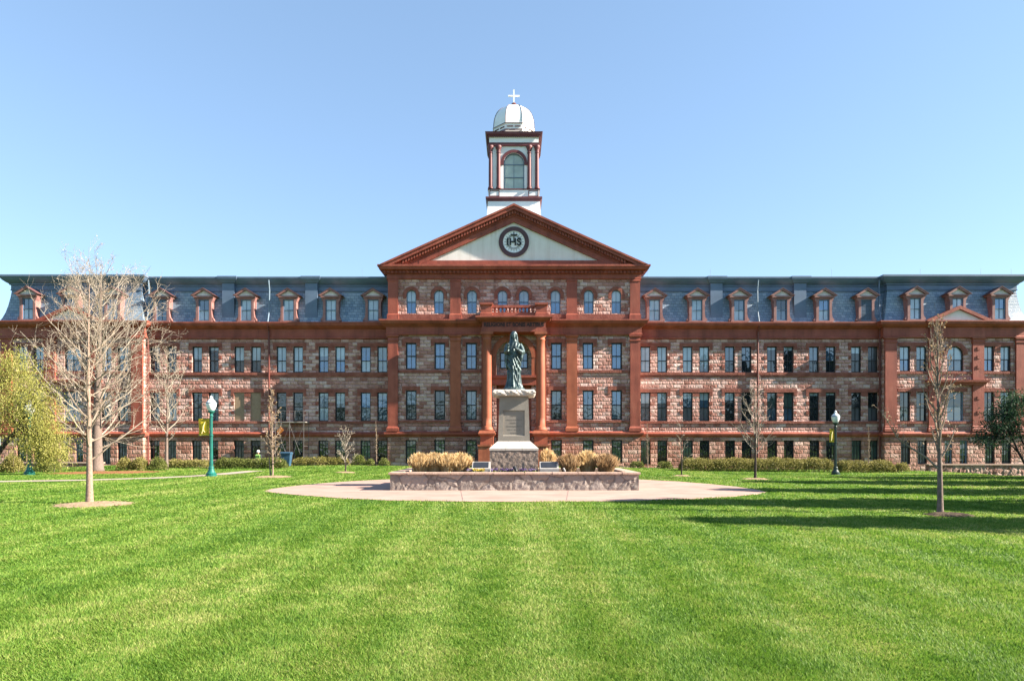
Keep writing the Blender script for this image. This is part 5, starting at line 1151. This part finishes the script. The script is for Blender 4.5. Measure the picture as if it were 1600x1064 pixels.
def bare_tree(px, py, H, seed, label, trunk_r, crown0, spread, shape, nlimb, nsec, ntw, bark, twig, rise=0.55, buds=0, budm='bud', lean=0.0, name='bare_tree', group='bare young trees on the lawn', twr=0.006, extra=None, loc=None, twin=None, seclen=0.42, bs=0.028, lr=1.0):
    rr = random.Random(seed); x, y, z = loc if loc else gpos(px, py)
    o = thing(name, label, 'tree', (x, y, z), group); t = MB(); cr = MB()
    tp = []; n = 12; ph = rr.uniform(0, 6)
    for i in range(n+1):
        u = i/n; tp.append(Vector((x+lean*u*H+0.025*H*math.sin(3.0*u+ph)*u*0.5, y+0.02*H*math.sin(2.3*u+ph*2)*u*0.5, z-0.08+(H+0.08)*u)))
    rad = [trunk_r*(1.35 if i == 0 else 1.0-0.93*(i/n)**0.85) for i in range(n+1)]
    tp.insert(1, tp[0].lerp(tp[1], 0.25)); rad.insert(1, trunk_r*1.08); t.tube(tp, rad, 10)
    if twin:
        q = [p + Vector((twin*(1-0.0)*min(1, 0.5+i*0.12), 0.05, 0)) for i, p in enumerate(tp)]; q[0] = tp[0]+Vector((twin*0.4,0,0)); t.tube(q, [r_*0.75 for r_ in rad], 8)
    t.build('trunk', M[bark], o, smooth=True)
    ga = 2.399963
    for i in range(nlimb):
        u = crown0+(0.97-crown0)*((i+0.5)/nlimb)**0.92; w_ = (u-crown0)/(1-crown0)
        L = spread*shape(w_)*rr.uniform(0.75, 1.2); p, td = along(tp, u); az = i*ga+rr.uniform(-0.5,0.5)
        rs = rise+0.55*w_*rise+rr.uniform(-0.12,0.12); d = Vector((math.cos(az), math.sin(az), rs*1.1))
        r0 = min(trunk_r*0.42, (0.35*trunk_r+0.004)*(1-w_*0.7))*lr
        pts = limb(cr, p, d, L, r0, rr, 6, 0.10+0.06*rise, 0.10, 5)
        ns = max(2, int(nsec*(0.45+0.55*L/spread)))
        for s_ in range(ns):
            v = 0.18+0.8*(s_+rr.random())/ns; q, qd = along(pts, min(v,0.99)); a2 = rr.uniform(0,6.28); side = qd.orthogonal(); side = (Matrix.Rotation(a2,3,qd) @ side)
            d2 = (qd*0.75+side*0.8+Vector((0,0,0.18))).normalized(); L2 = L*seclen*(1-v*0.55)*rr.uniform(0.6,1.3)
            p2 = limb(cr, q, d2, L2, max(twr*1.3, r0*0.42*(1-v*0.5)), rr, 4, 0.10, 0.16, 4)
            for k in range(ntw):
                v2 = 0.2+0.8*(k+rr.random())/ntw; q3, q3d = along(p2, min(v2,0.99)); side = Matrix.Rotation(rr.uniform(0,6.28),3,q3d) @ q3d.orthogonal()
                d3 = (q3d*0.8+side*0.75+Vector((0,0,0.22))).normalized(); L3 = L2*0.5*rr.uniform(0.5,1.2)
                p3 = limb(cr, q3, d3, L3, twr, rr, 2, 0.08, 0.2, 3, 0, 0.5)
                for b in range(buds):
                    bq, bd = along(p3, rr.random()); quadleaf(cr, bq, rr.uniform(0.6,1.4)*bs, bs*0.38, rr, 1)
    if extra: extra(cr, tp, rr)
    cr.build('crown', [M[twig], M[budm]], o); return o
egg = lambda w: math.sin(math.pi*(0.16+0.80*w))**0.75
cone_ = lambda w: (1-w)**0.7*0.95+0.08
# front left tree and the great tree behind it
bare_tree(140, 787, 6.35, 11, 'slender tan bare tree in a round straw mulch bed, nearest of the left trees', 0.10, 0.25, 1.75, egg, 32, 7, 5, 'bark_tan', 'twig_tan', 0.45, 1, 'bud', 0.0, twr=0.0038, bs=0.03, lr=0.8)
bare_tree(152, 736, 13.2, 23, 'tall spreading bare tree with a thick grey trunk in a rust mulch bed', 0.36, 0.17, 6.0, lambda w: math.sin(math.pi*(0.22+0.74*w))**0.8, 56, 10, 5, 'bark_grey', 'twig_pale', 0.42, 1, 'bud_pale', 0.004, group=None, twr=0.0075, seclen=0.44, bs=0.07, lr=0.5)
bare_tree(260, 733, 8.3, 31, 'thin bare tree with a low twiggy crown before the left wing bushes', 0.13, 0.28, 2.3, egg, 28, 8, 4, 'bark_grey', 'twig_pale', 0.5, 1, 'bud_pale', 0.0, twr=0.011, bs=0.05)
bare_tree(426, 743, 4.75, 41, 'twin stemmed young tree with tan buds before the scaffold', 0.055, 0.18, 1.15, lambda w: (1-w)**0.6*0.9+0.12, 26, 6, 3, 'bark_tan', 'twig_tan', 0.75, 2, 'bud', 0.0, twr=0.008, twin=-0.22, bs=0.06)
bare_tree(540, 738, 2.55, 53, 'small spreading bare tree with a rounded crown of pinkish twigs', 0.055, 0.22, 1.0, lambda w: 0.95-0.25*w, 20, 6, 3, 'bark_dark', 'twig_pale', 0.5, 0, twr=0.0105)
bare_tree(588, 729, 3.45, 59, 'narrow upright leafless sapling beside the central block, left of the planter', 0.04, 0.10, 0.42, lambda w: math.sin(math.pi*(0.15+0.8*w)), 30, 4, 2, 'bark_tan', 'twig_tan', 1.9, 1, 'bud', 0, 'columnar_sapling', 'columnar saplings by the hall', 0.0075, loc=(X_(588,52),52.0,float(gz(X_(588,52),52.0))), bs=0.04)
bare_tree(1012, 730, 3.5, 61, 'narrow upright leafless sapling against the sunlit wall just right of the planter', 0.04, 0.10, 0.42, lambda w: math.sin(math.pi*(0.15+0.8*w)), 30, 4, 2, 'bark_tan', 'twig_tan', 1.9, 1, 'bud', 0, 'columnar_sapling', 'columnar saplings by the hall', 0.0075, loc=(X_(1012,52.5),52.5,float(gz(X_(1012,52.5),52.5))), bs=0.04)
bare_tree(1357, 732, 3.4, 67, 'narrow upright leafless sapling at the right end of the hedge', 0.04, 0.10, 0.42, lambda w: math.sin(math.pi*(0.15+0.8*w)), 30, 4, 2, 'bark_tan', 'twig_tan', 1.9, 1, 'bud', 0, 'columnar_sapling', 'columnar saplings by the hall', 0.0075, loc=(X_(1357,49),49.0,float(gz(X_(1357,49),49.0))), bs=0.04)
bare_tree(1065, 743, 3.1, 71, 'thin little bare tree with a dark stem just right of the patio', 0.045, 0.30, 0.95, lambda w: 0.9-0.5*w, 14, 4, 3, 'bark_dark', 'twig_pale', 0.5, 0, twr=0.008)
def sprouts(cr, tp, rr):
    for q in (-1, 1):
        p, d = along(tp, 0.42); limb(cr, p, (q*0.8, 0.1, 0.75), 1.9, 0.02, rr, 6, 0.02, 0.12, 5)
bare_tree(1180, 748, 4.3, 73, 'wide bare tree with upswept pale branches before the right hedge', 0.075, 0.33, 1.5, lambda w: 1.0-0.35*w, 22, 6, 3, 'bark_dark', 'twig_pale', 0.75, 0, twr=0.009, extra=sprouts)
def lowlimb(cr, tp, rr):
    p, d = along(tp, 0.30); pts = [Vector(p)]; 
    for q in ((-0.30,0.05,0.30),(-0.62,0.10,0.52),(-0.95,0.1,0.75),(-1.15,0.1,1.05),(-1.30,0.1,1.32)): pts.append(Vector(p)+Vector(q))
    cr.tube(pts, [0.028,0.026,0.022,0.016,0.011,0.006], 6, 0)
    for k in range(22):
        q, qd = along(pts, 0.3+0.69*rr.random()); p2 = limb(cr, q, (rr.uniform(-0.6,0.6), rr.uniform(-0.6,0.6), 0.9), rr.uniform(0.15,0.5), 0.006, rr, 3, 0.1, 0.2, 4)
        for b in range(4): bq, _ = along(p2, rr.random()); quadleaf(cr, bq, 0.05, 0.016, rr, 1)
bare_tree(1469, 803, 4.75, 83, 'slim tree with upright budding branches and one low limb, in the shaded right lawn', 0.075, 0.33, 1.35, lambda w: 0.6+0.8*w-1.15*w*w, 30, 6, 3, 'bark_grey', 'twig_tan', 1.55, 1, 'bud', 0.0, twr=0.0055, extra=lowlimb, bs=0.05)
# ---- pale green tree at the left edge
def leafy_tree(name, label, base, H, seed, bark, leaf, blobs, nleaf, L, W, stems, droop=None):
    rr = random.Random(seed); x, y, z = base; o = thing(name, label, 'tree', base); t = MB(); ends = []
    for (pts, r) in stems:
        P = [Vector((x+a, y+b, z+c)) for a, b, c in pts]; t.tube(P, [r*(1-0.75*i/(len(P)-1)) for i in range(len(P))], 8, 0)
    for (c, rad, _w) in blobs:          # boughs out to every leafy mass
        src = min((Vector((x+p[0],y+p[1],z+p[2])) for pts, r in stems for p in pts[1:]), key=lambda q: (q-Vector((x+c[0],y+c[1],z+c[2]))).length)
        tgt = Vector((x+c[0],y+c[1],z+c[2]))
        for k in range(5):
            e = tgt + Vector((rr.uniform(-1,1)*rad[0]*0.8, rr.uniform(-1,1)*rad[1]*0.8, rr.uniform(-0.6,0.8)*rad[2])); mid = src.lerp(e,0.5)+Vector((rr.gauss(0,0.15),rr.gauss(0,0.15),0.15)); t.tube([src,mid,e], [0.045,0.03,0.008], 5, 0, False)
    t.build('trunk', M[bark], o, smooth=True); cr = MB(); tot = sum(b[2] for b in blobs)
    for (c, rad, w_) in blobs:
        cl = []
        for k in range(int(30*w_)+8):
            while True:
                v = Vector((rr.uniform(-1,1), rr.uniform(-1,1), rr.uniform(-1,1)))
                if 0.25 < v.length <= 1: break
            cl.append(Vector((x+c[0]+v.x*rad[0], y+c[1]+v.y*rad[1], z+c[2]+v.z*rad[2])))
        m_ = int(nleaf*w_/tot); s_ = 0.22*sum(rad)/3+0.10
        for k in range(m_):
            q = cl[k % len(cl)]; p = q+Vector((rr.gauss(0,s_),rr.gauss(0,s_),rr.gauss(0,s_*(1.2 if droop else 0.7))))
            quadleaf(cr, p, L*rr.uniform(0.6,1.4), W*rr.uniform(0.7,1.3), rr, 0, droop)
    cr.build('crown', [M[leaf]], o); return o
Yw = 39.0; bx = X_(-14, Yw); k_ = Yw/F
def bl(px, py, rx, ry, w_, dy=0.0): return ((X_(px,Yw)-bx, dy, CAMZ+(PY-py)/S(Yw)), (rx*k_, max(0.8, rx*k_*0.8), ry*k_), w_)
leafy_tree('pale_green_tree', 'pale yellow green spring tree with drooping leaves at the left edge', (bx, Yw, 0), 6, 91, 'bark_dark', 'willow',
    [bl(5,600,42,40,2.2), bl(38,615,40,42,2.2), bl(62,655,38,38,2.2), bl(15,655,45,35,2.0,0.5), bl(-30,640,50,60,1.5), bl(80,690,22,26,1.1), bl(88,700,16,22,0.7), bl(20,570,26,20,0.8), bl(62,690,25,26,1.0,-0.5), bl(66,712,12,10,0.35)], 27000, 0.12, 0.019,
    [([(0,0,-0.2),(0.15,0,0.9),(0.75,0,1.7),(1.6,0,2.7),(2.2,0.1,4.0)],0.20), ([(0,0,0.2),(-0.2,0.2,1.6),(-0.3,0.3,3.2),(-0.1,0.3,4.8)],0.17)], True)
# ---- dark tree at the right edge
Yd = 33.0; xb_ = X_(1622, Yd); kd = Yd/F; zd = float(gz(xb_, Yd))
def bd(px, py, rx, ry, w_, dy=0.0): return ((X_(px,Yd)-xb_, dy, CAMZ+(PY-py)/S(Yd)-zd), (rx*kd, max(0.6, rx*kd), ry*kd), w_)
def sp_(px, py, dy=0.0): return (X_(px,Yd)-xb_, dy, CAMZ+(PY-py)/S(Yd)-zd)
leafy_tree('dark_green_tree', 'dark green small tree with leaning dark stems at the right edge', (xb_, Yd, zd), 4, 97, 'bark_dark', 'darkleaf',
    [bd(1588,630,22,16,1.2), bd(1570,648,24,16,1.5), bd(1550,672,20,12,0.9), bd(1535,690,13,9,0.4), bd(1585,672,18,14,0.8,0.3), bd(1612,640,26,30,1.5), bd(1615,690,22,22,0.8), bd(1560,690,16,7,0.4)], 9000, 0.12, 0.022,
    [([(0,0,-0.2),sp_(1608,735),sp_(1592,708),sp_(1580,680),sp_(1572,655)],0.085), ([(0.05,0.1,-0.2),sp_(1618,720,0.1),sp_(1600,690,0.1),sp_(1588,650,0.1),sp_(1590,625,0.1)],0.07), ([(0.1,0.0,-0.1),sp_(1625,700,-0.1),sp_(1618,650,-0.1)],0.07), ([sp_(1592,708),sp_(1575,690),sp_(1556,678),sp_(1538,688)],0.04)])
# ---- spruces, unseen to the right of the view, standing there to shade the right lawn
M['needle'] = leafm('spruce_needles', [(0.3,(0.015,0.035,0.018)),(0.7,(0.045,0.08,0.04))], 0.1)
def spruce_source(seed):
    rr = random.Random(seed); o = thing('spruce', 'unseen dark spruce beyond the right edge, shading the lawn', 'tree', (0, 0, 0), 'spruces beyond the right edge'); t = MB(); t.tube([(0,0,-0.3),(0,0,6),(0,0,12.5)], [0.28,0.17,0.03], 8); t.build('trunk', M['bark_dark'], o); c = MB()
    for i in range(150):
        u = ((i+0.5)/150)**0.8; z = 1.2+11.2*u; L = 2.9*(1-u)**0.8+0.25; a = i*2.4+rr.uniform(-0.3,0.3); L *= rr.uniform(0.7,1.15)
        for k in range(46):
            f = rr.random()**0.7; p = Vector((math.cos(a)*L*f, math.sin(a)*L*f, z-0.35*L*f*f+rr.gauss(0,0.08))); p += Vector((rr.gauss(0,0.16),rr.gauss(0,0.16),0)); quadleaf(c, p, rr.uniform(0.3,0.55), 0.09, rr)
    c.build('crown', M['needle'], o); return o
spr = spruce_source(7)
SP = [(27.0,17.0,1.1,0.0),(23.5,12.6,0.9,1.0),(30.5,22.4,1.05,2.0),(34.5,27.8,1.1,3.0),(36.5,33.5,1.0,4.0),(38.5,39.0,0.9,5.0)]
for i, (x, y, s_, rz) in enumerate(SP):
    o = spr if i == 0 else copy_tree(spr, (x, y, 0)); o.location = (x, y, float(gz(x,y))); o.scale = (s_*1.25, s_*1.25, s_); o.rotation_euler.z = rz
# ================================================================== HEDGES AND SHRUBS
def bush(name, label, cat, x0, x1, y, h, dep, mat, seed, group=None, dens=2600, stuff=False, lumps=None):
    rr = random.Random(seed); xm = (x0+x1)/2; z = float(gz(xm, y)); o = thing(name, label, cat, (xm, y, z), group)
    t = MB(); L = x1-x0
    for i in range(max(6, int(L*7))):     # woody stems
        x = rr.uniform(x0+0.1, x1-0.1); yy = y+rr.uniform(-0.3,0.3)*dep; zz = float(gz(x,yy)); t.tube([(x,yy,zz-0.05),(x+rr.uniform(-0.1,0.1),yy+rr.uniform(-0.1,0.1),zz+h*0.5),(x+rr.uniform(-0.2,0.2),yy+rr.uniform(-0.2,0.2),zz+h*0.85)], [0.02,0.013,0.005], 4, 0, False)
    t.build('stems', M['bark_grey'], o); c = MB(); n = int(dens*L*dep*max(0.6,h)); p1, p2 = rr.uniform(0,6), rr.uniform(0,6)
    for i in range(n):
        u = rr.random(); x = x0+L*u; prof = 1.0+0.05*math.sin(x*2.1+p1)+0.035*math.sin(x*4.7+p2)
        e = min(1.0, min(u, 1-u)*L/(0.45*h)); e = math.sqrt(max(0.0, 1-(1-e)**2)) if e < 1 else 1.0
        a = rr.uniform(0.0, math.pi); rad = rr.random()**0.22
        yy = y-math.cos(a)*rad*dep*0.5*prof; zz = float(gz(xm, y)) + h*prof*(0.12+0.88*e)*(0.05+0.95*(math.sin(a)**0.6)*rad)*rr.uniform(0.75,1.05)
        quadleaf(c, Vector((x, yy, zz)), rr.uniform(0.06,0.12), rr.uniform(0.02,0.034), rr)
    c.build('foliage', M[mat], o); return o
Yh = 49.3
bush('hedge', 'long low olive green hedge before the right wing', 'hedge', X_(1062,Yh), X_(1300,Yh), Yh, 0.92, 1.3, 'hedge', 1)
bush('hedge', 'short olive hedge right of the dark lamp post', 'hedge', X_(1308,Yh), X_(1394,Yh), Yh, 0.88, 1.3, 'hedge', 2)
bush('shrub', 'small low shrub at the right end of the hedges', 'shrub', X_(1398,Yh), X_(1418,Yh), Yh, 0.65, 0.9, 'hedge', 3)
bush('shrub', 'little green shrub at the sunlit wall foot right of the planter', 'shrub', X_(1028,52), X_(1050,52), 52, 0.6, 0.9, 'shrub', 4)
bush('shrub', 'low shrub under the sapling right of the planter', 'shrub', X_(985,53), X_(1006,53), 53, 0.55, 0.8, 'shrub', 41)
Yl = 46.5
bush('shrub', 'round grey green bush right of the thick trunk, leftmost of its row', 'shrub', X_(193,Yl), X_(212,Yl), Yl-0.5, 0.9, 1.0, 'hedge', 5, 'round bushes by the left pavilion')
bush('shrub', 'round bush between two bushes below the red pavilion corner', 'shrub', X_(213,Yl), X_(235,Yl), Yl-0.5, 0.95, 1.1, 'hedge', 6, 'round bushes by the left pavilion')
bush('shrub', 'round bush left of the thin bare tree trunk', 'shrub', X_(237,Yl), X_(258,Yl), Yl, 0.9, 1.1, 'shrub', 7, 'round bushes by the left pavilion')
bush('hedge', 'low loose hedge between the thin tree and the teal lamp', 'hedge', X_(262,49), X_(326,49), 49.0, 0.62, 1.0, 'hedge', 8)
bush('hedge', 'greener bushy hedge between the teal lamp and the scaffold', 'hedge', X_(338,48.5), X_(448,48.5), 48.5, 0.75, 1.2, 'shrub', 9)
bush('hedge', 'olive low hedge below the scaffold and windows', 'hedge', X_(450,51.5), X_(540,51.5), 52.6, 0.7, 1.0, 'hedge', 10)
bush('shrub', 'small green shrub left of the narrow sapling', 'shrub', X_(548,51.5), X_(570,51.5), 51.8, 0.8, 0.9, 'shrub', 11)
bush('shrub', 'tiny shrub at the foot of the narrow left sapling', 'shrub', X_(573,51.8), X_(586,51.8), 51.6, 0.55, 0.7, 'shrub', 12)
bush('shrub', 'low green shrub between the left sapling and the central block', 'shrub', X_(592,51.8), X_(608,51.8), 51.9, 0.6, 0.8, 'shrub', 13)
bush('shrub', 'dark olive bush under the pale green tree', 'shrub', X_(70,44), X_(96,44), 43.5, 0.95, 1.3, 'shrub', 14)
bush('shrub', 'grey green bush at the far left edge', 'shrub', X_(-12,41), X_(12,41), 42.0, 1.3, 1.2, 'hedge', 15)
# ---- ornamental grasses in the planter
def grass_clump(label, px, Y, w_, h, mat, seed, n=2600):
    rr = random.Random(seed); x = X_(px, Y); z = ZB; o = thing('ornamental_grass', label, 'grass clump', (x, Y, z), 'ornamental grass clumps in the planter'); c = MB()
    for i in range(n):
        a = rr.uniform(0,6.28); f = math.sqrt(rr.random()); bx_, by_ = x+f*w_*0.30*math.cos(a), Y+f*w_*0.30*math.sin(a)
        hh = h*rr.uniform(0.55,1.0)*(1-0.30*f*f); out = f*w_*0.26*rr.uniform(0.5,1.4); dx, dy = math.cos(a+rr.gauss(0,0.5)), math.sin(a+rr.gauss(0,0.5)); wd = rr.uniform(0.004,0.009)
        px_, py_ = -dy*wd, dx*wd; P = [(bx_,by_,z),(bx_+dx*out*0.35,by_+dy*out*0.35,z+hh*0.55),(bx_+dx*out,by_+dy*out,z+hh)]
        c.add([(P[0][0]-px_,P[0][1]-py_,P[0][2]),(P[0][0]+px_,P[0][1]+py_,P[0][2]),(P[1][0]+px_,P[1][1]+py_,P[1][2]),(P[1][0]-px_,P[1][1]-py_,P[1][2]),P[2]], [(0,1,2,3),(3,2,4)])
        if rr.random() < 0.5:      # feathery head
            q = Vector(P[2]); dd = Vector((dx*0.4,dy*0.4,1)).normalized(); s = Vector((-dy,dx,0))*0.017
            c.add([tuple(q-dd*0.12),tuple(q+s-dd*0.03),tuple(q+dd*0.07),tuple(q-s-dd*0.03)], [(0,1,2,3)])
    c.build('blades', M[mat], o)
Yg = 26.6
for i, (px, lab) in enumerate(((657,'tan ornamental grass clump at the left end of the planter'),(678,'tan ornamental grass clump, second from the planter left end'),(699,'tan ornamental grass clump, third from the planter left end'),(720,'tan ornamental grass clump next to the left stone marker'))):
    grass_clump(lab, px, Yg+0.1*(i % 2), 0.86, 0.78, 'drygrass', 200+i)
grass_clump('golden ornamental grass clump behind the right stone marker', 856, 28.8, 0.62, 0.92, 'drygrass', 210)
grass_clump('light brown ornamental grass clump right of the right stone marker', 889, Yg, 0.84, 0.74, 'browngrass', 211)
grass_clump('golden ornamental grass clump between two brown clumps', 918, Yg+0.35, 0.88, 0.86, 'drygrass', 212)
grass_clump('dark brown ornamental grass clump at the right end of the planter', 947, Yg, 0.92, 0.74, 'browngrass', 213)
M['petal_p'] = leafm('purple_petals', [(0.3,(0.07,0.04,0.13)),(0.55,(0.17,0.11,0.25)),(0.8,(0.50,0.44,0.56))], 0.2, 9); M['petal_y'] = leafm('yellow_petals', [(0.3,(0.50,0.33,0.02)),(0.7,(0.66,0.52,0.08))], 0.2, 9)
def flowers(label, px, Y, w_, pet, seed, n=60):
    rr = random.Random(seed); x = X_(px, Y); z = ZB; o = thing('flower_clump', label, 'flowers', (x, Y, z), 'flower clumps along the planter front'); l_ = MB(); p_ = MB()
    for i in range(n*3): quadleaf(l_, Vector((x+rr.uniform(-1,1)*w_*0.5, Y+rr.uniform(-0.13,0.13), z+rr.uniform(0.0,0.10))), 0.06, 0.018, rr)
    for i in range(n):
        c = Vector((x+rr.uniform(-1,1)*w_*0.5, Y+rr.uniform(-0.14,0.12), z+rr.uniform(0.09,0.17)))
        for k in range(4): quadleaf(p_, c, 0.042, 0.02, rr)
    l_.build('leaves', M['shrub'], o); p_.build('petals', M[pet], o)
for i, (px, lab) in enumerate(((773,'purple pansy clump, leftmost below the pedestal'),(786,'purple pansy clump left of the black spotlight'),(797,'small purple pansy clump touching the black spotlight'),(817,'purple pansy clump right of the black spotlight'),(832,'purple pansy clump below the right corner of the pedestal'))):
    flowers(lab, px, 25.95, 0.26, 'petal_p', 300+i, 34)
flowers('yellow flower clump before the left stone marker', 748, 25.9, 0.44, 'petal_y', 310, 44); flowers('purple and grey flower clump left of the left stone marker', 733, 26.0, 0.2, 'petal_p', 311, 20)
# ================================================================== GRASS
def grass():
    rg = np.random.default_rng(12); N = 1500000
    # screen-uniform scatter over the lawn, thinning with distance
    v = rg.random(N); y = 1.0/(1/4.3 + v*(1/54.0-1/4.3)); y[:250000] = 12+rg.random(250000)*40
    x = (rg.random(N)*2-1)*(0.80*y+2.5)
    keep = ~inpoly(x*(1+0.004*rg.normal(0,1,N))*1.004, (y-27)*1.006+27+0.05*rg.normal(0,1,N), ptin)
    for pts, wd in PATHS[:1]:
        P = np.array(pts)
        for a, b in zip(P[:-1], P[1:]):
            d = b-a; t = np.clip(((x-a[0])*d[0]+(y-a[1])*d[1])/(d@d), 0, 1); keep &= np.hypot(x-a[0]-t*d[0], y-a[1]-t*d[1]) > wd/2+0.02
    for mx, my, rx, ry in MUL: keep &= ((x-mx)/rx)**2+((y-my)/ry)**2 > 0.95
    keep &= ~((np.abs(x) < 10.3) & (y > 54.3)) & (y < 54.5)
    x, y = x[keep], y[keep]; n = len(x); z = gz(x, y)
    h = (0.017+0.022*rg.random(n))*(1+y/50); w_ = 0.0018+0.00072*y*(0.6+0.8*rg.random(n)); w_ = np.minimum(w_, 0.03)
    # patches: taller greener tufts and thin ones
    pat = np.sin(x*1.7+1.3*np.sin(y*0.9))*np.sin(y*1.3+1.1*np.sin(x*1.1)); h *= 1+0.35*pat
    a = rg.random(n)*2*np.pi; stripe = np.sin(x*5.4+0.3*np.sin(y*0.4)+0.4*np.sin(x*0.7))
    lx = rg.normal(0, 0.55, n)*h; ly = (rg.normal(0, 0.5, n)+0.42*stripe)*h
    co = np.empty((n, 3, 3), np.float32); ca, sa = np.cos(a)*w_, np.sin(a)*w_
    co[:,0] = np.stack([x-ca, y-sa, z-0.004], 1); co[:,1] = np.stack([x+ca, y+sa, z-0.004], 1); co[:,2] = np.stack([x+lx, y+ly, z+h], 1)
    me = bpy.data.meshes.new('grass'); me.vertices.add(3*n); me.vertices.foreach_set('co', co.ravel()); me.loops.add(3*n); me.loops.foreach_set('vertex_index', np.arange(3*n, dtype=np.int32))
    me.polygons.add(n); me.polygons.foreach_set('loop_start', np.arange(0, 3*n, 3, dtype=np.int32)); me.update(calc_edges=True)
    m, nn, l, b = nmat('lawn_grass'); g = nn.new('ShaderNodeNewGeometry')
    big = noise(nn, l, g.outputs['Position'], 0.35, 4, 0.6); med = noise(nn, l, g.outputs['Position'], 2.2, 4, 0.6)
    f = mth(nn, l, 'ADD', mth(nn, l, 'MULTIPLY', g.outputs['Random Per Island'], 0.42), mth(nn, l, 'SUBTRACT', mth(nn, l, 'MULTIPLY', big.outputs['Fac'], 0.62), 0.16)); f = mth(nn, l, 'ADD', f, mth(nn, l, 'SUBTRACT', mth(nn, l, 'MULTIPLY', med.outputs['Fac'], 0.66), 0.18))
    # yellowing strips and patches of turf; long streaks put mowing-stripe light into the colour
    mp = nn.new('ShaderNodeMapping'); mp.inputs['Scale'].default_value = (0.55, 0.055, 1); l.new(g.outputs['Position'], mp.inputs[0]); st = noise(nn, l, mp.outputs[0], 1.0, 4, 0.6)
    f = mth(nn, l, 'ADD', f, mth(nn, l, 'SUBTRACT', mth(nn, l, 'MULTIPLY', st.outputs['Fac'], 0.7), 0.33))
    sx = nn.new('ShaderNodeSeparateXYZ'); l.new(g.outputs['Position'], sx.inputs[0]); dx = mth(nn, l, 'MULTIPLY', mth(nn, l, 'SUBTRACT', sx.outputs[0], 0.35), 0.8); ex = mth(nn, l, 'POWER', 2.718, mth(nn, l, 'MULTIPLY', mth(nn, l, 'MULTIPLY', dx, dx), -1.0))
    f = mth(nn, l, 'ADD', f, mth(nn, l, 'MULTIPLY', ex, 0.10))
    r = ramp(nn, [(0.22,(0.046,0.112,0.012)),(0.40,(0.098,0.208,0.021)),(0.54,(0.150,0.262,0.034)),(0.66,(0.215,0.305,0.050)),(0.85,(0.37,0.38,0.13))]); l.new(f, r.inputs[0]); l.new(r.outputs[0], b.inputs['Base Color'])
    b.inputs['Roughness'].default_value = 0.55; b.inputs['Specular IOR Level'].default_value = 0.25
    tr = nn.new('ShaderNodeBsdfTranslucent'); l.new(r.outputs[0], tr.inputs['Color']); mx = nn.new('ShaderNodeMixShader'); mx.inputs[0].default_value = 0.45
    l.new(b.outputs[0], mx.inputs[1]); l.new(tr.outputs[0], mx.inputs[2]); l.new(mx.outputs[0], nn['Material Output'].inputs['Surface'])
    me.materials.append(m); o = bpy.data.objects.new('grass', me); COL.objects.link(o); tag(o, 'short mown green lawn grass', 'grass', kind='stuff')
grass()

# ---- a belt of trees added unseen behind the viewer to darken lower window reflections
def tree_belt():
    rr = random.Random(44); c = MB()
    for i in range(34):
        x = -75+150*i/33+rr.uniform(-2,2); y = -58+rr.uniform(-8,8); h = rr.uniform(9,15); w_ = rr.uniform(3,5)
        c.tube([(x,y,-0.2),(x,y,h*0.4),(x,y,h*0.9)], [0.3,0.2,0.04], 6)
        for k in range(260):
            v = Vector((rr.gauss(0,0.45)*w_, rr.gauss(0,0.45)*w_, h*0.6+rr.gauss(0,0.19)*h)); quadleaf(c, Vector((x,y,0))+v, rr.uniform(0.7,1.5), rr.uniform(0.25,0.5), rr)
    o = c.build('unseen_trees', M['darkleaf']); tag(o, 'unseen dark belt of trees behind the viewer, added for the window reflections', 'trees', kind='stuff')
tree_belt()
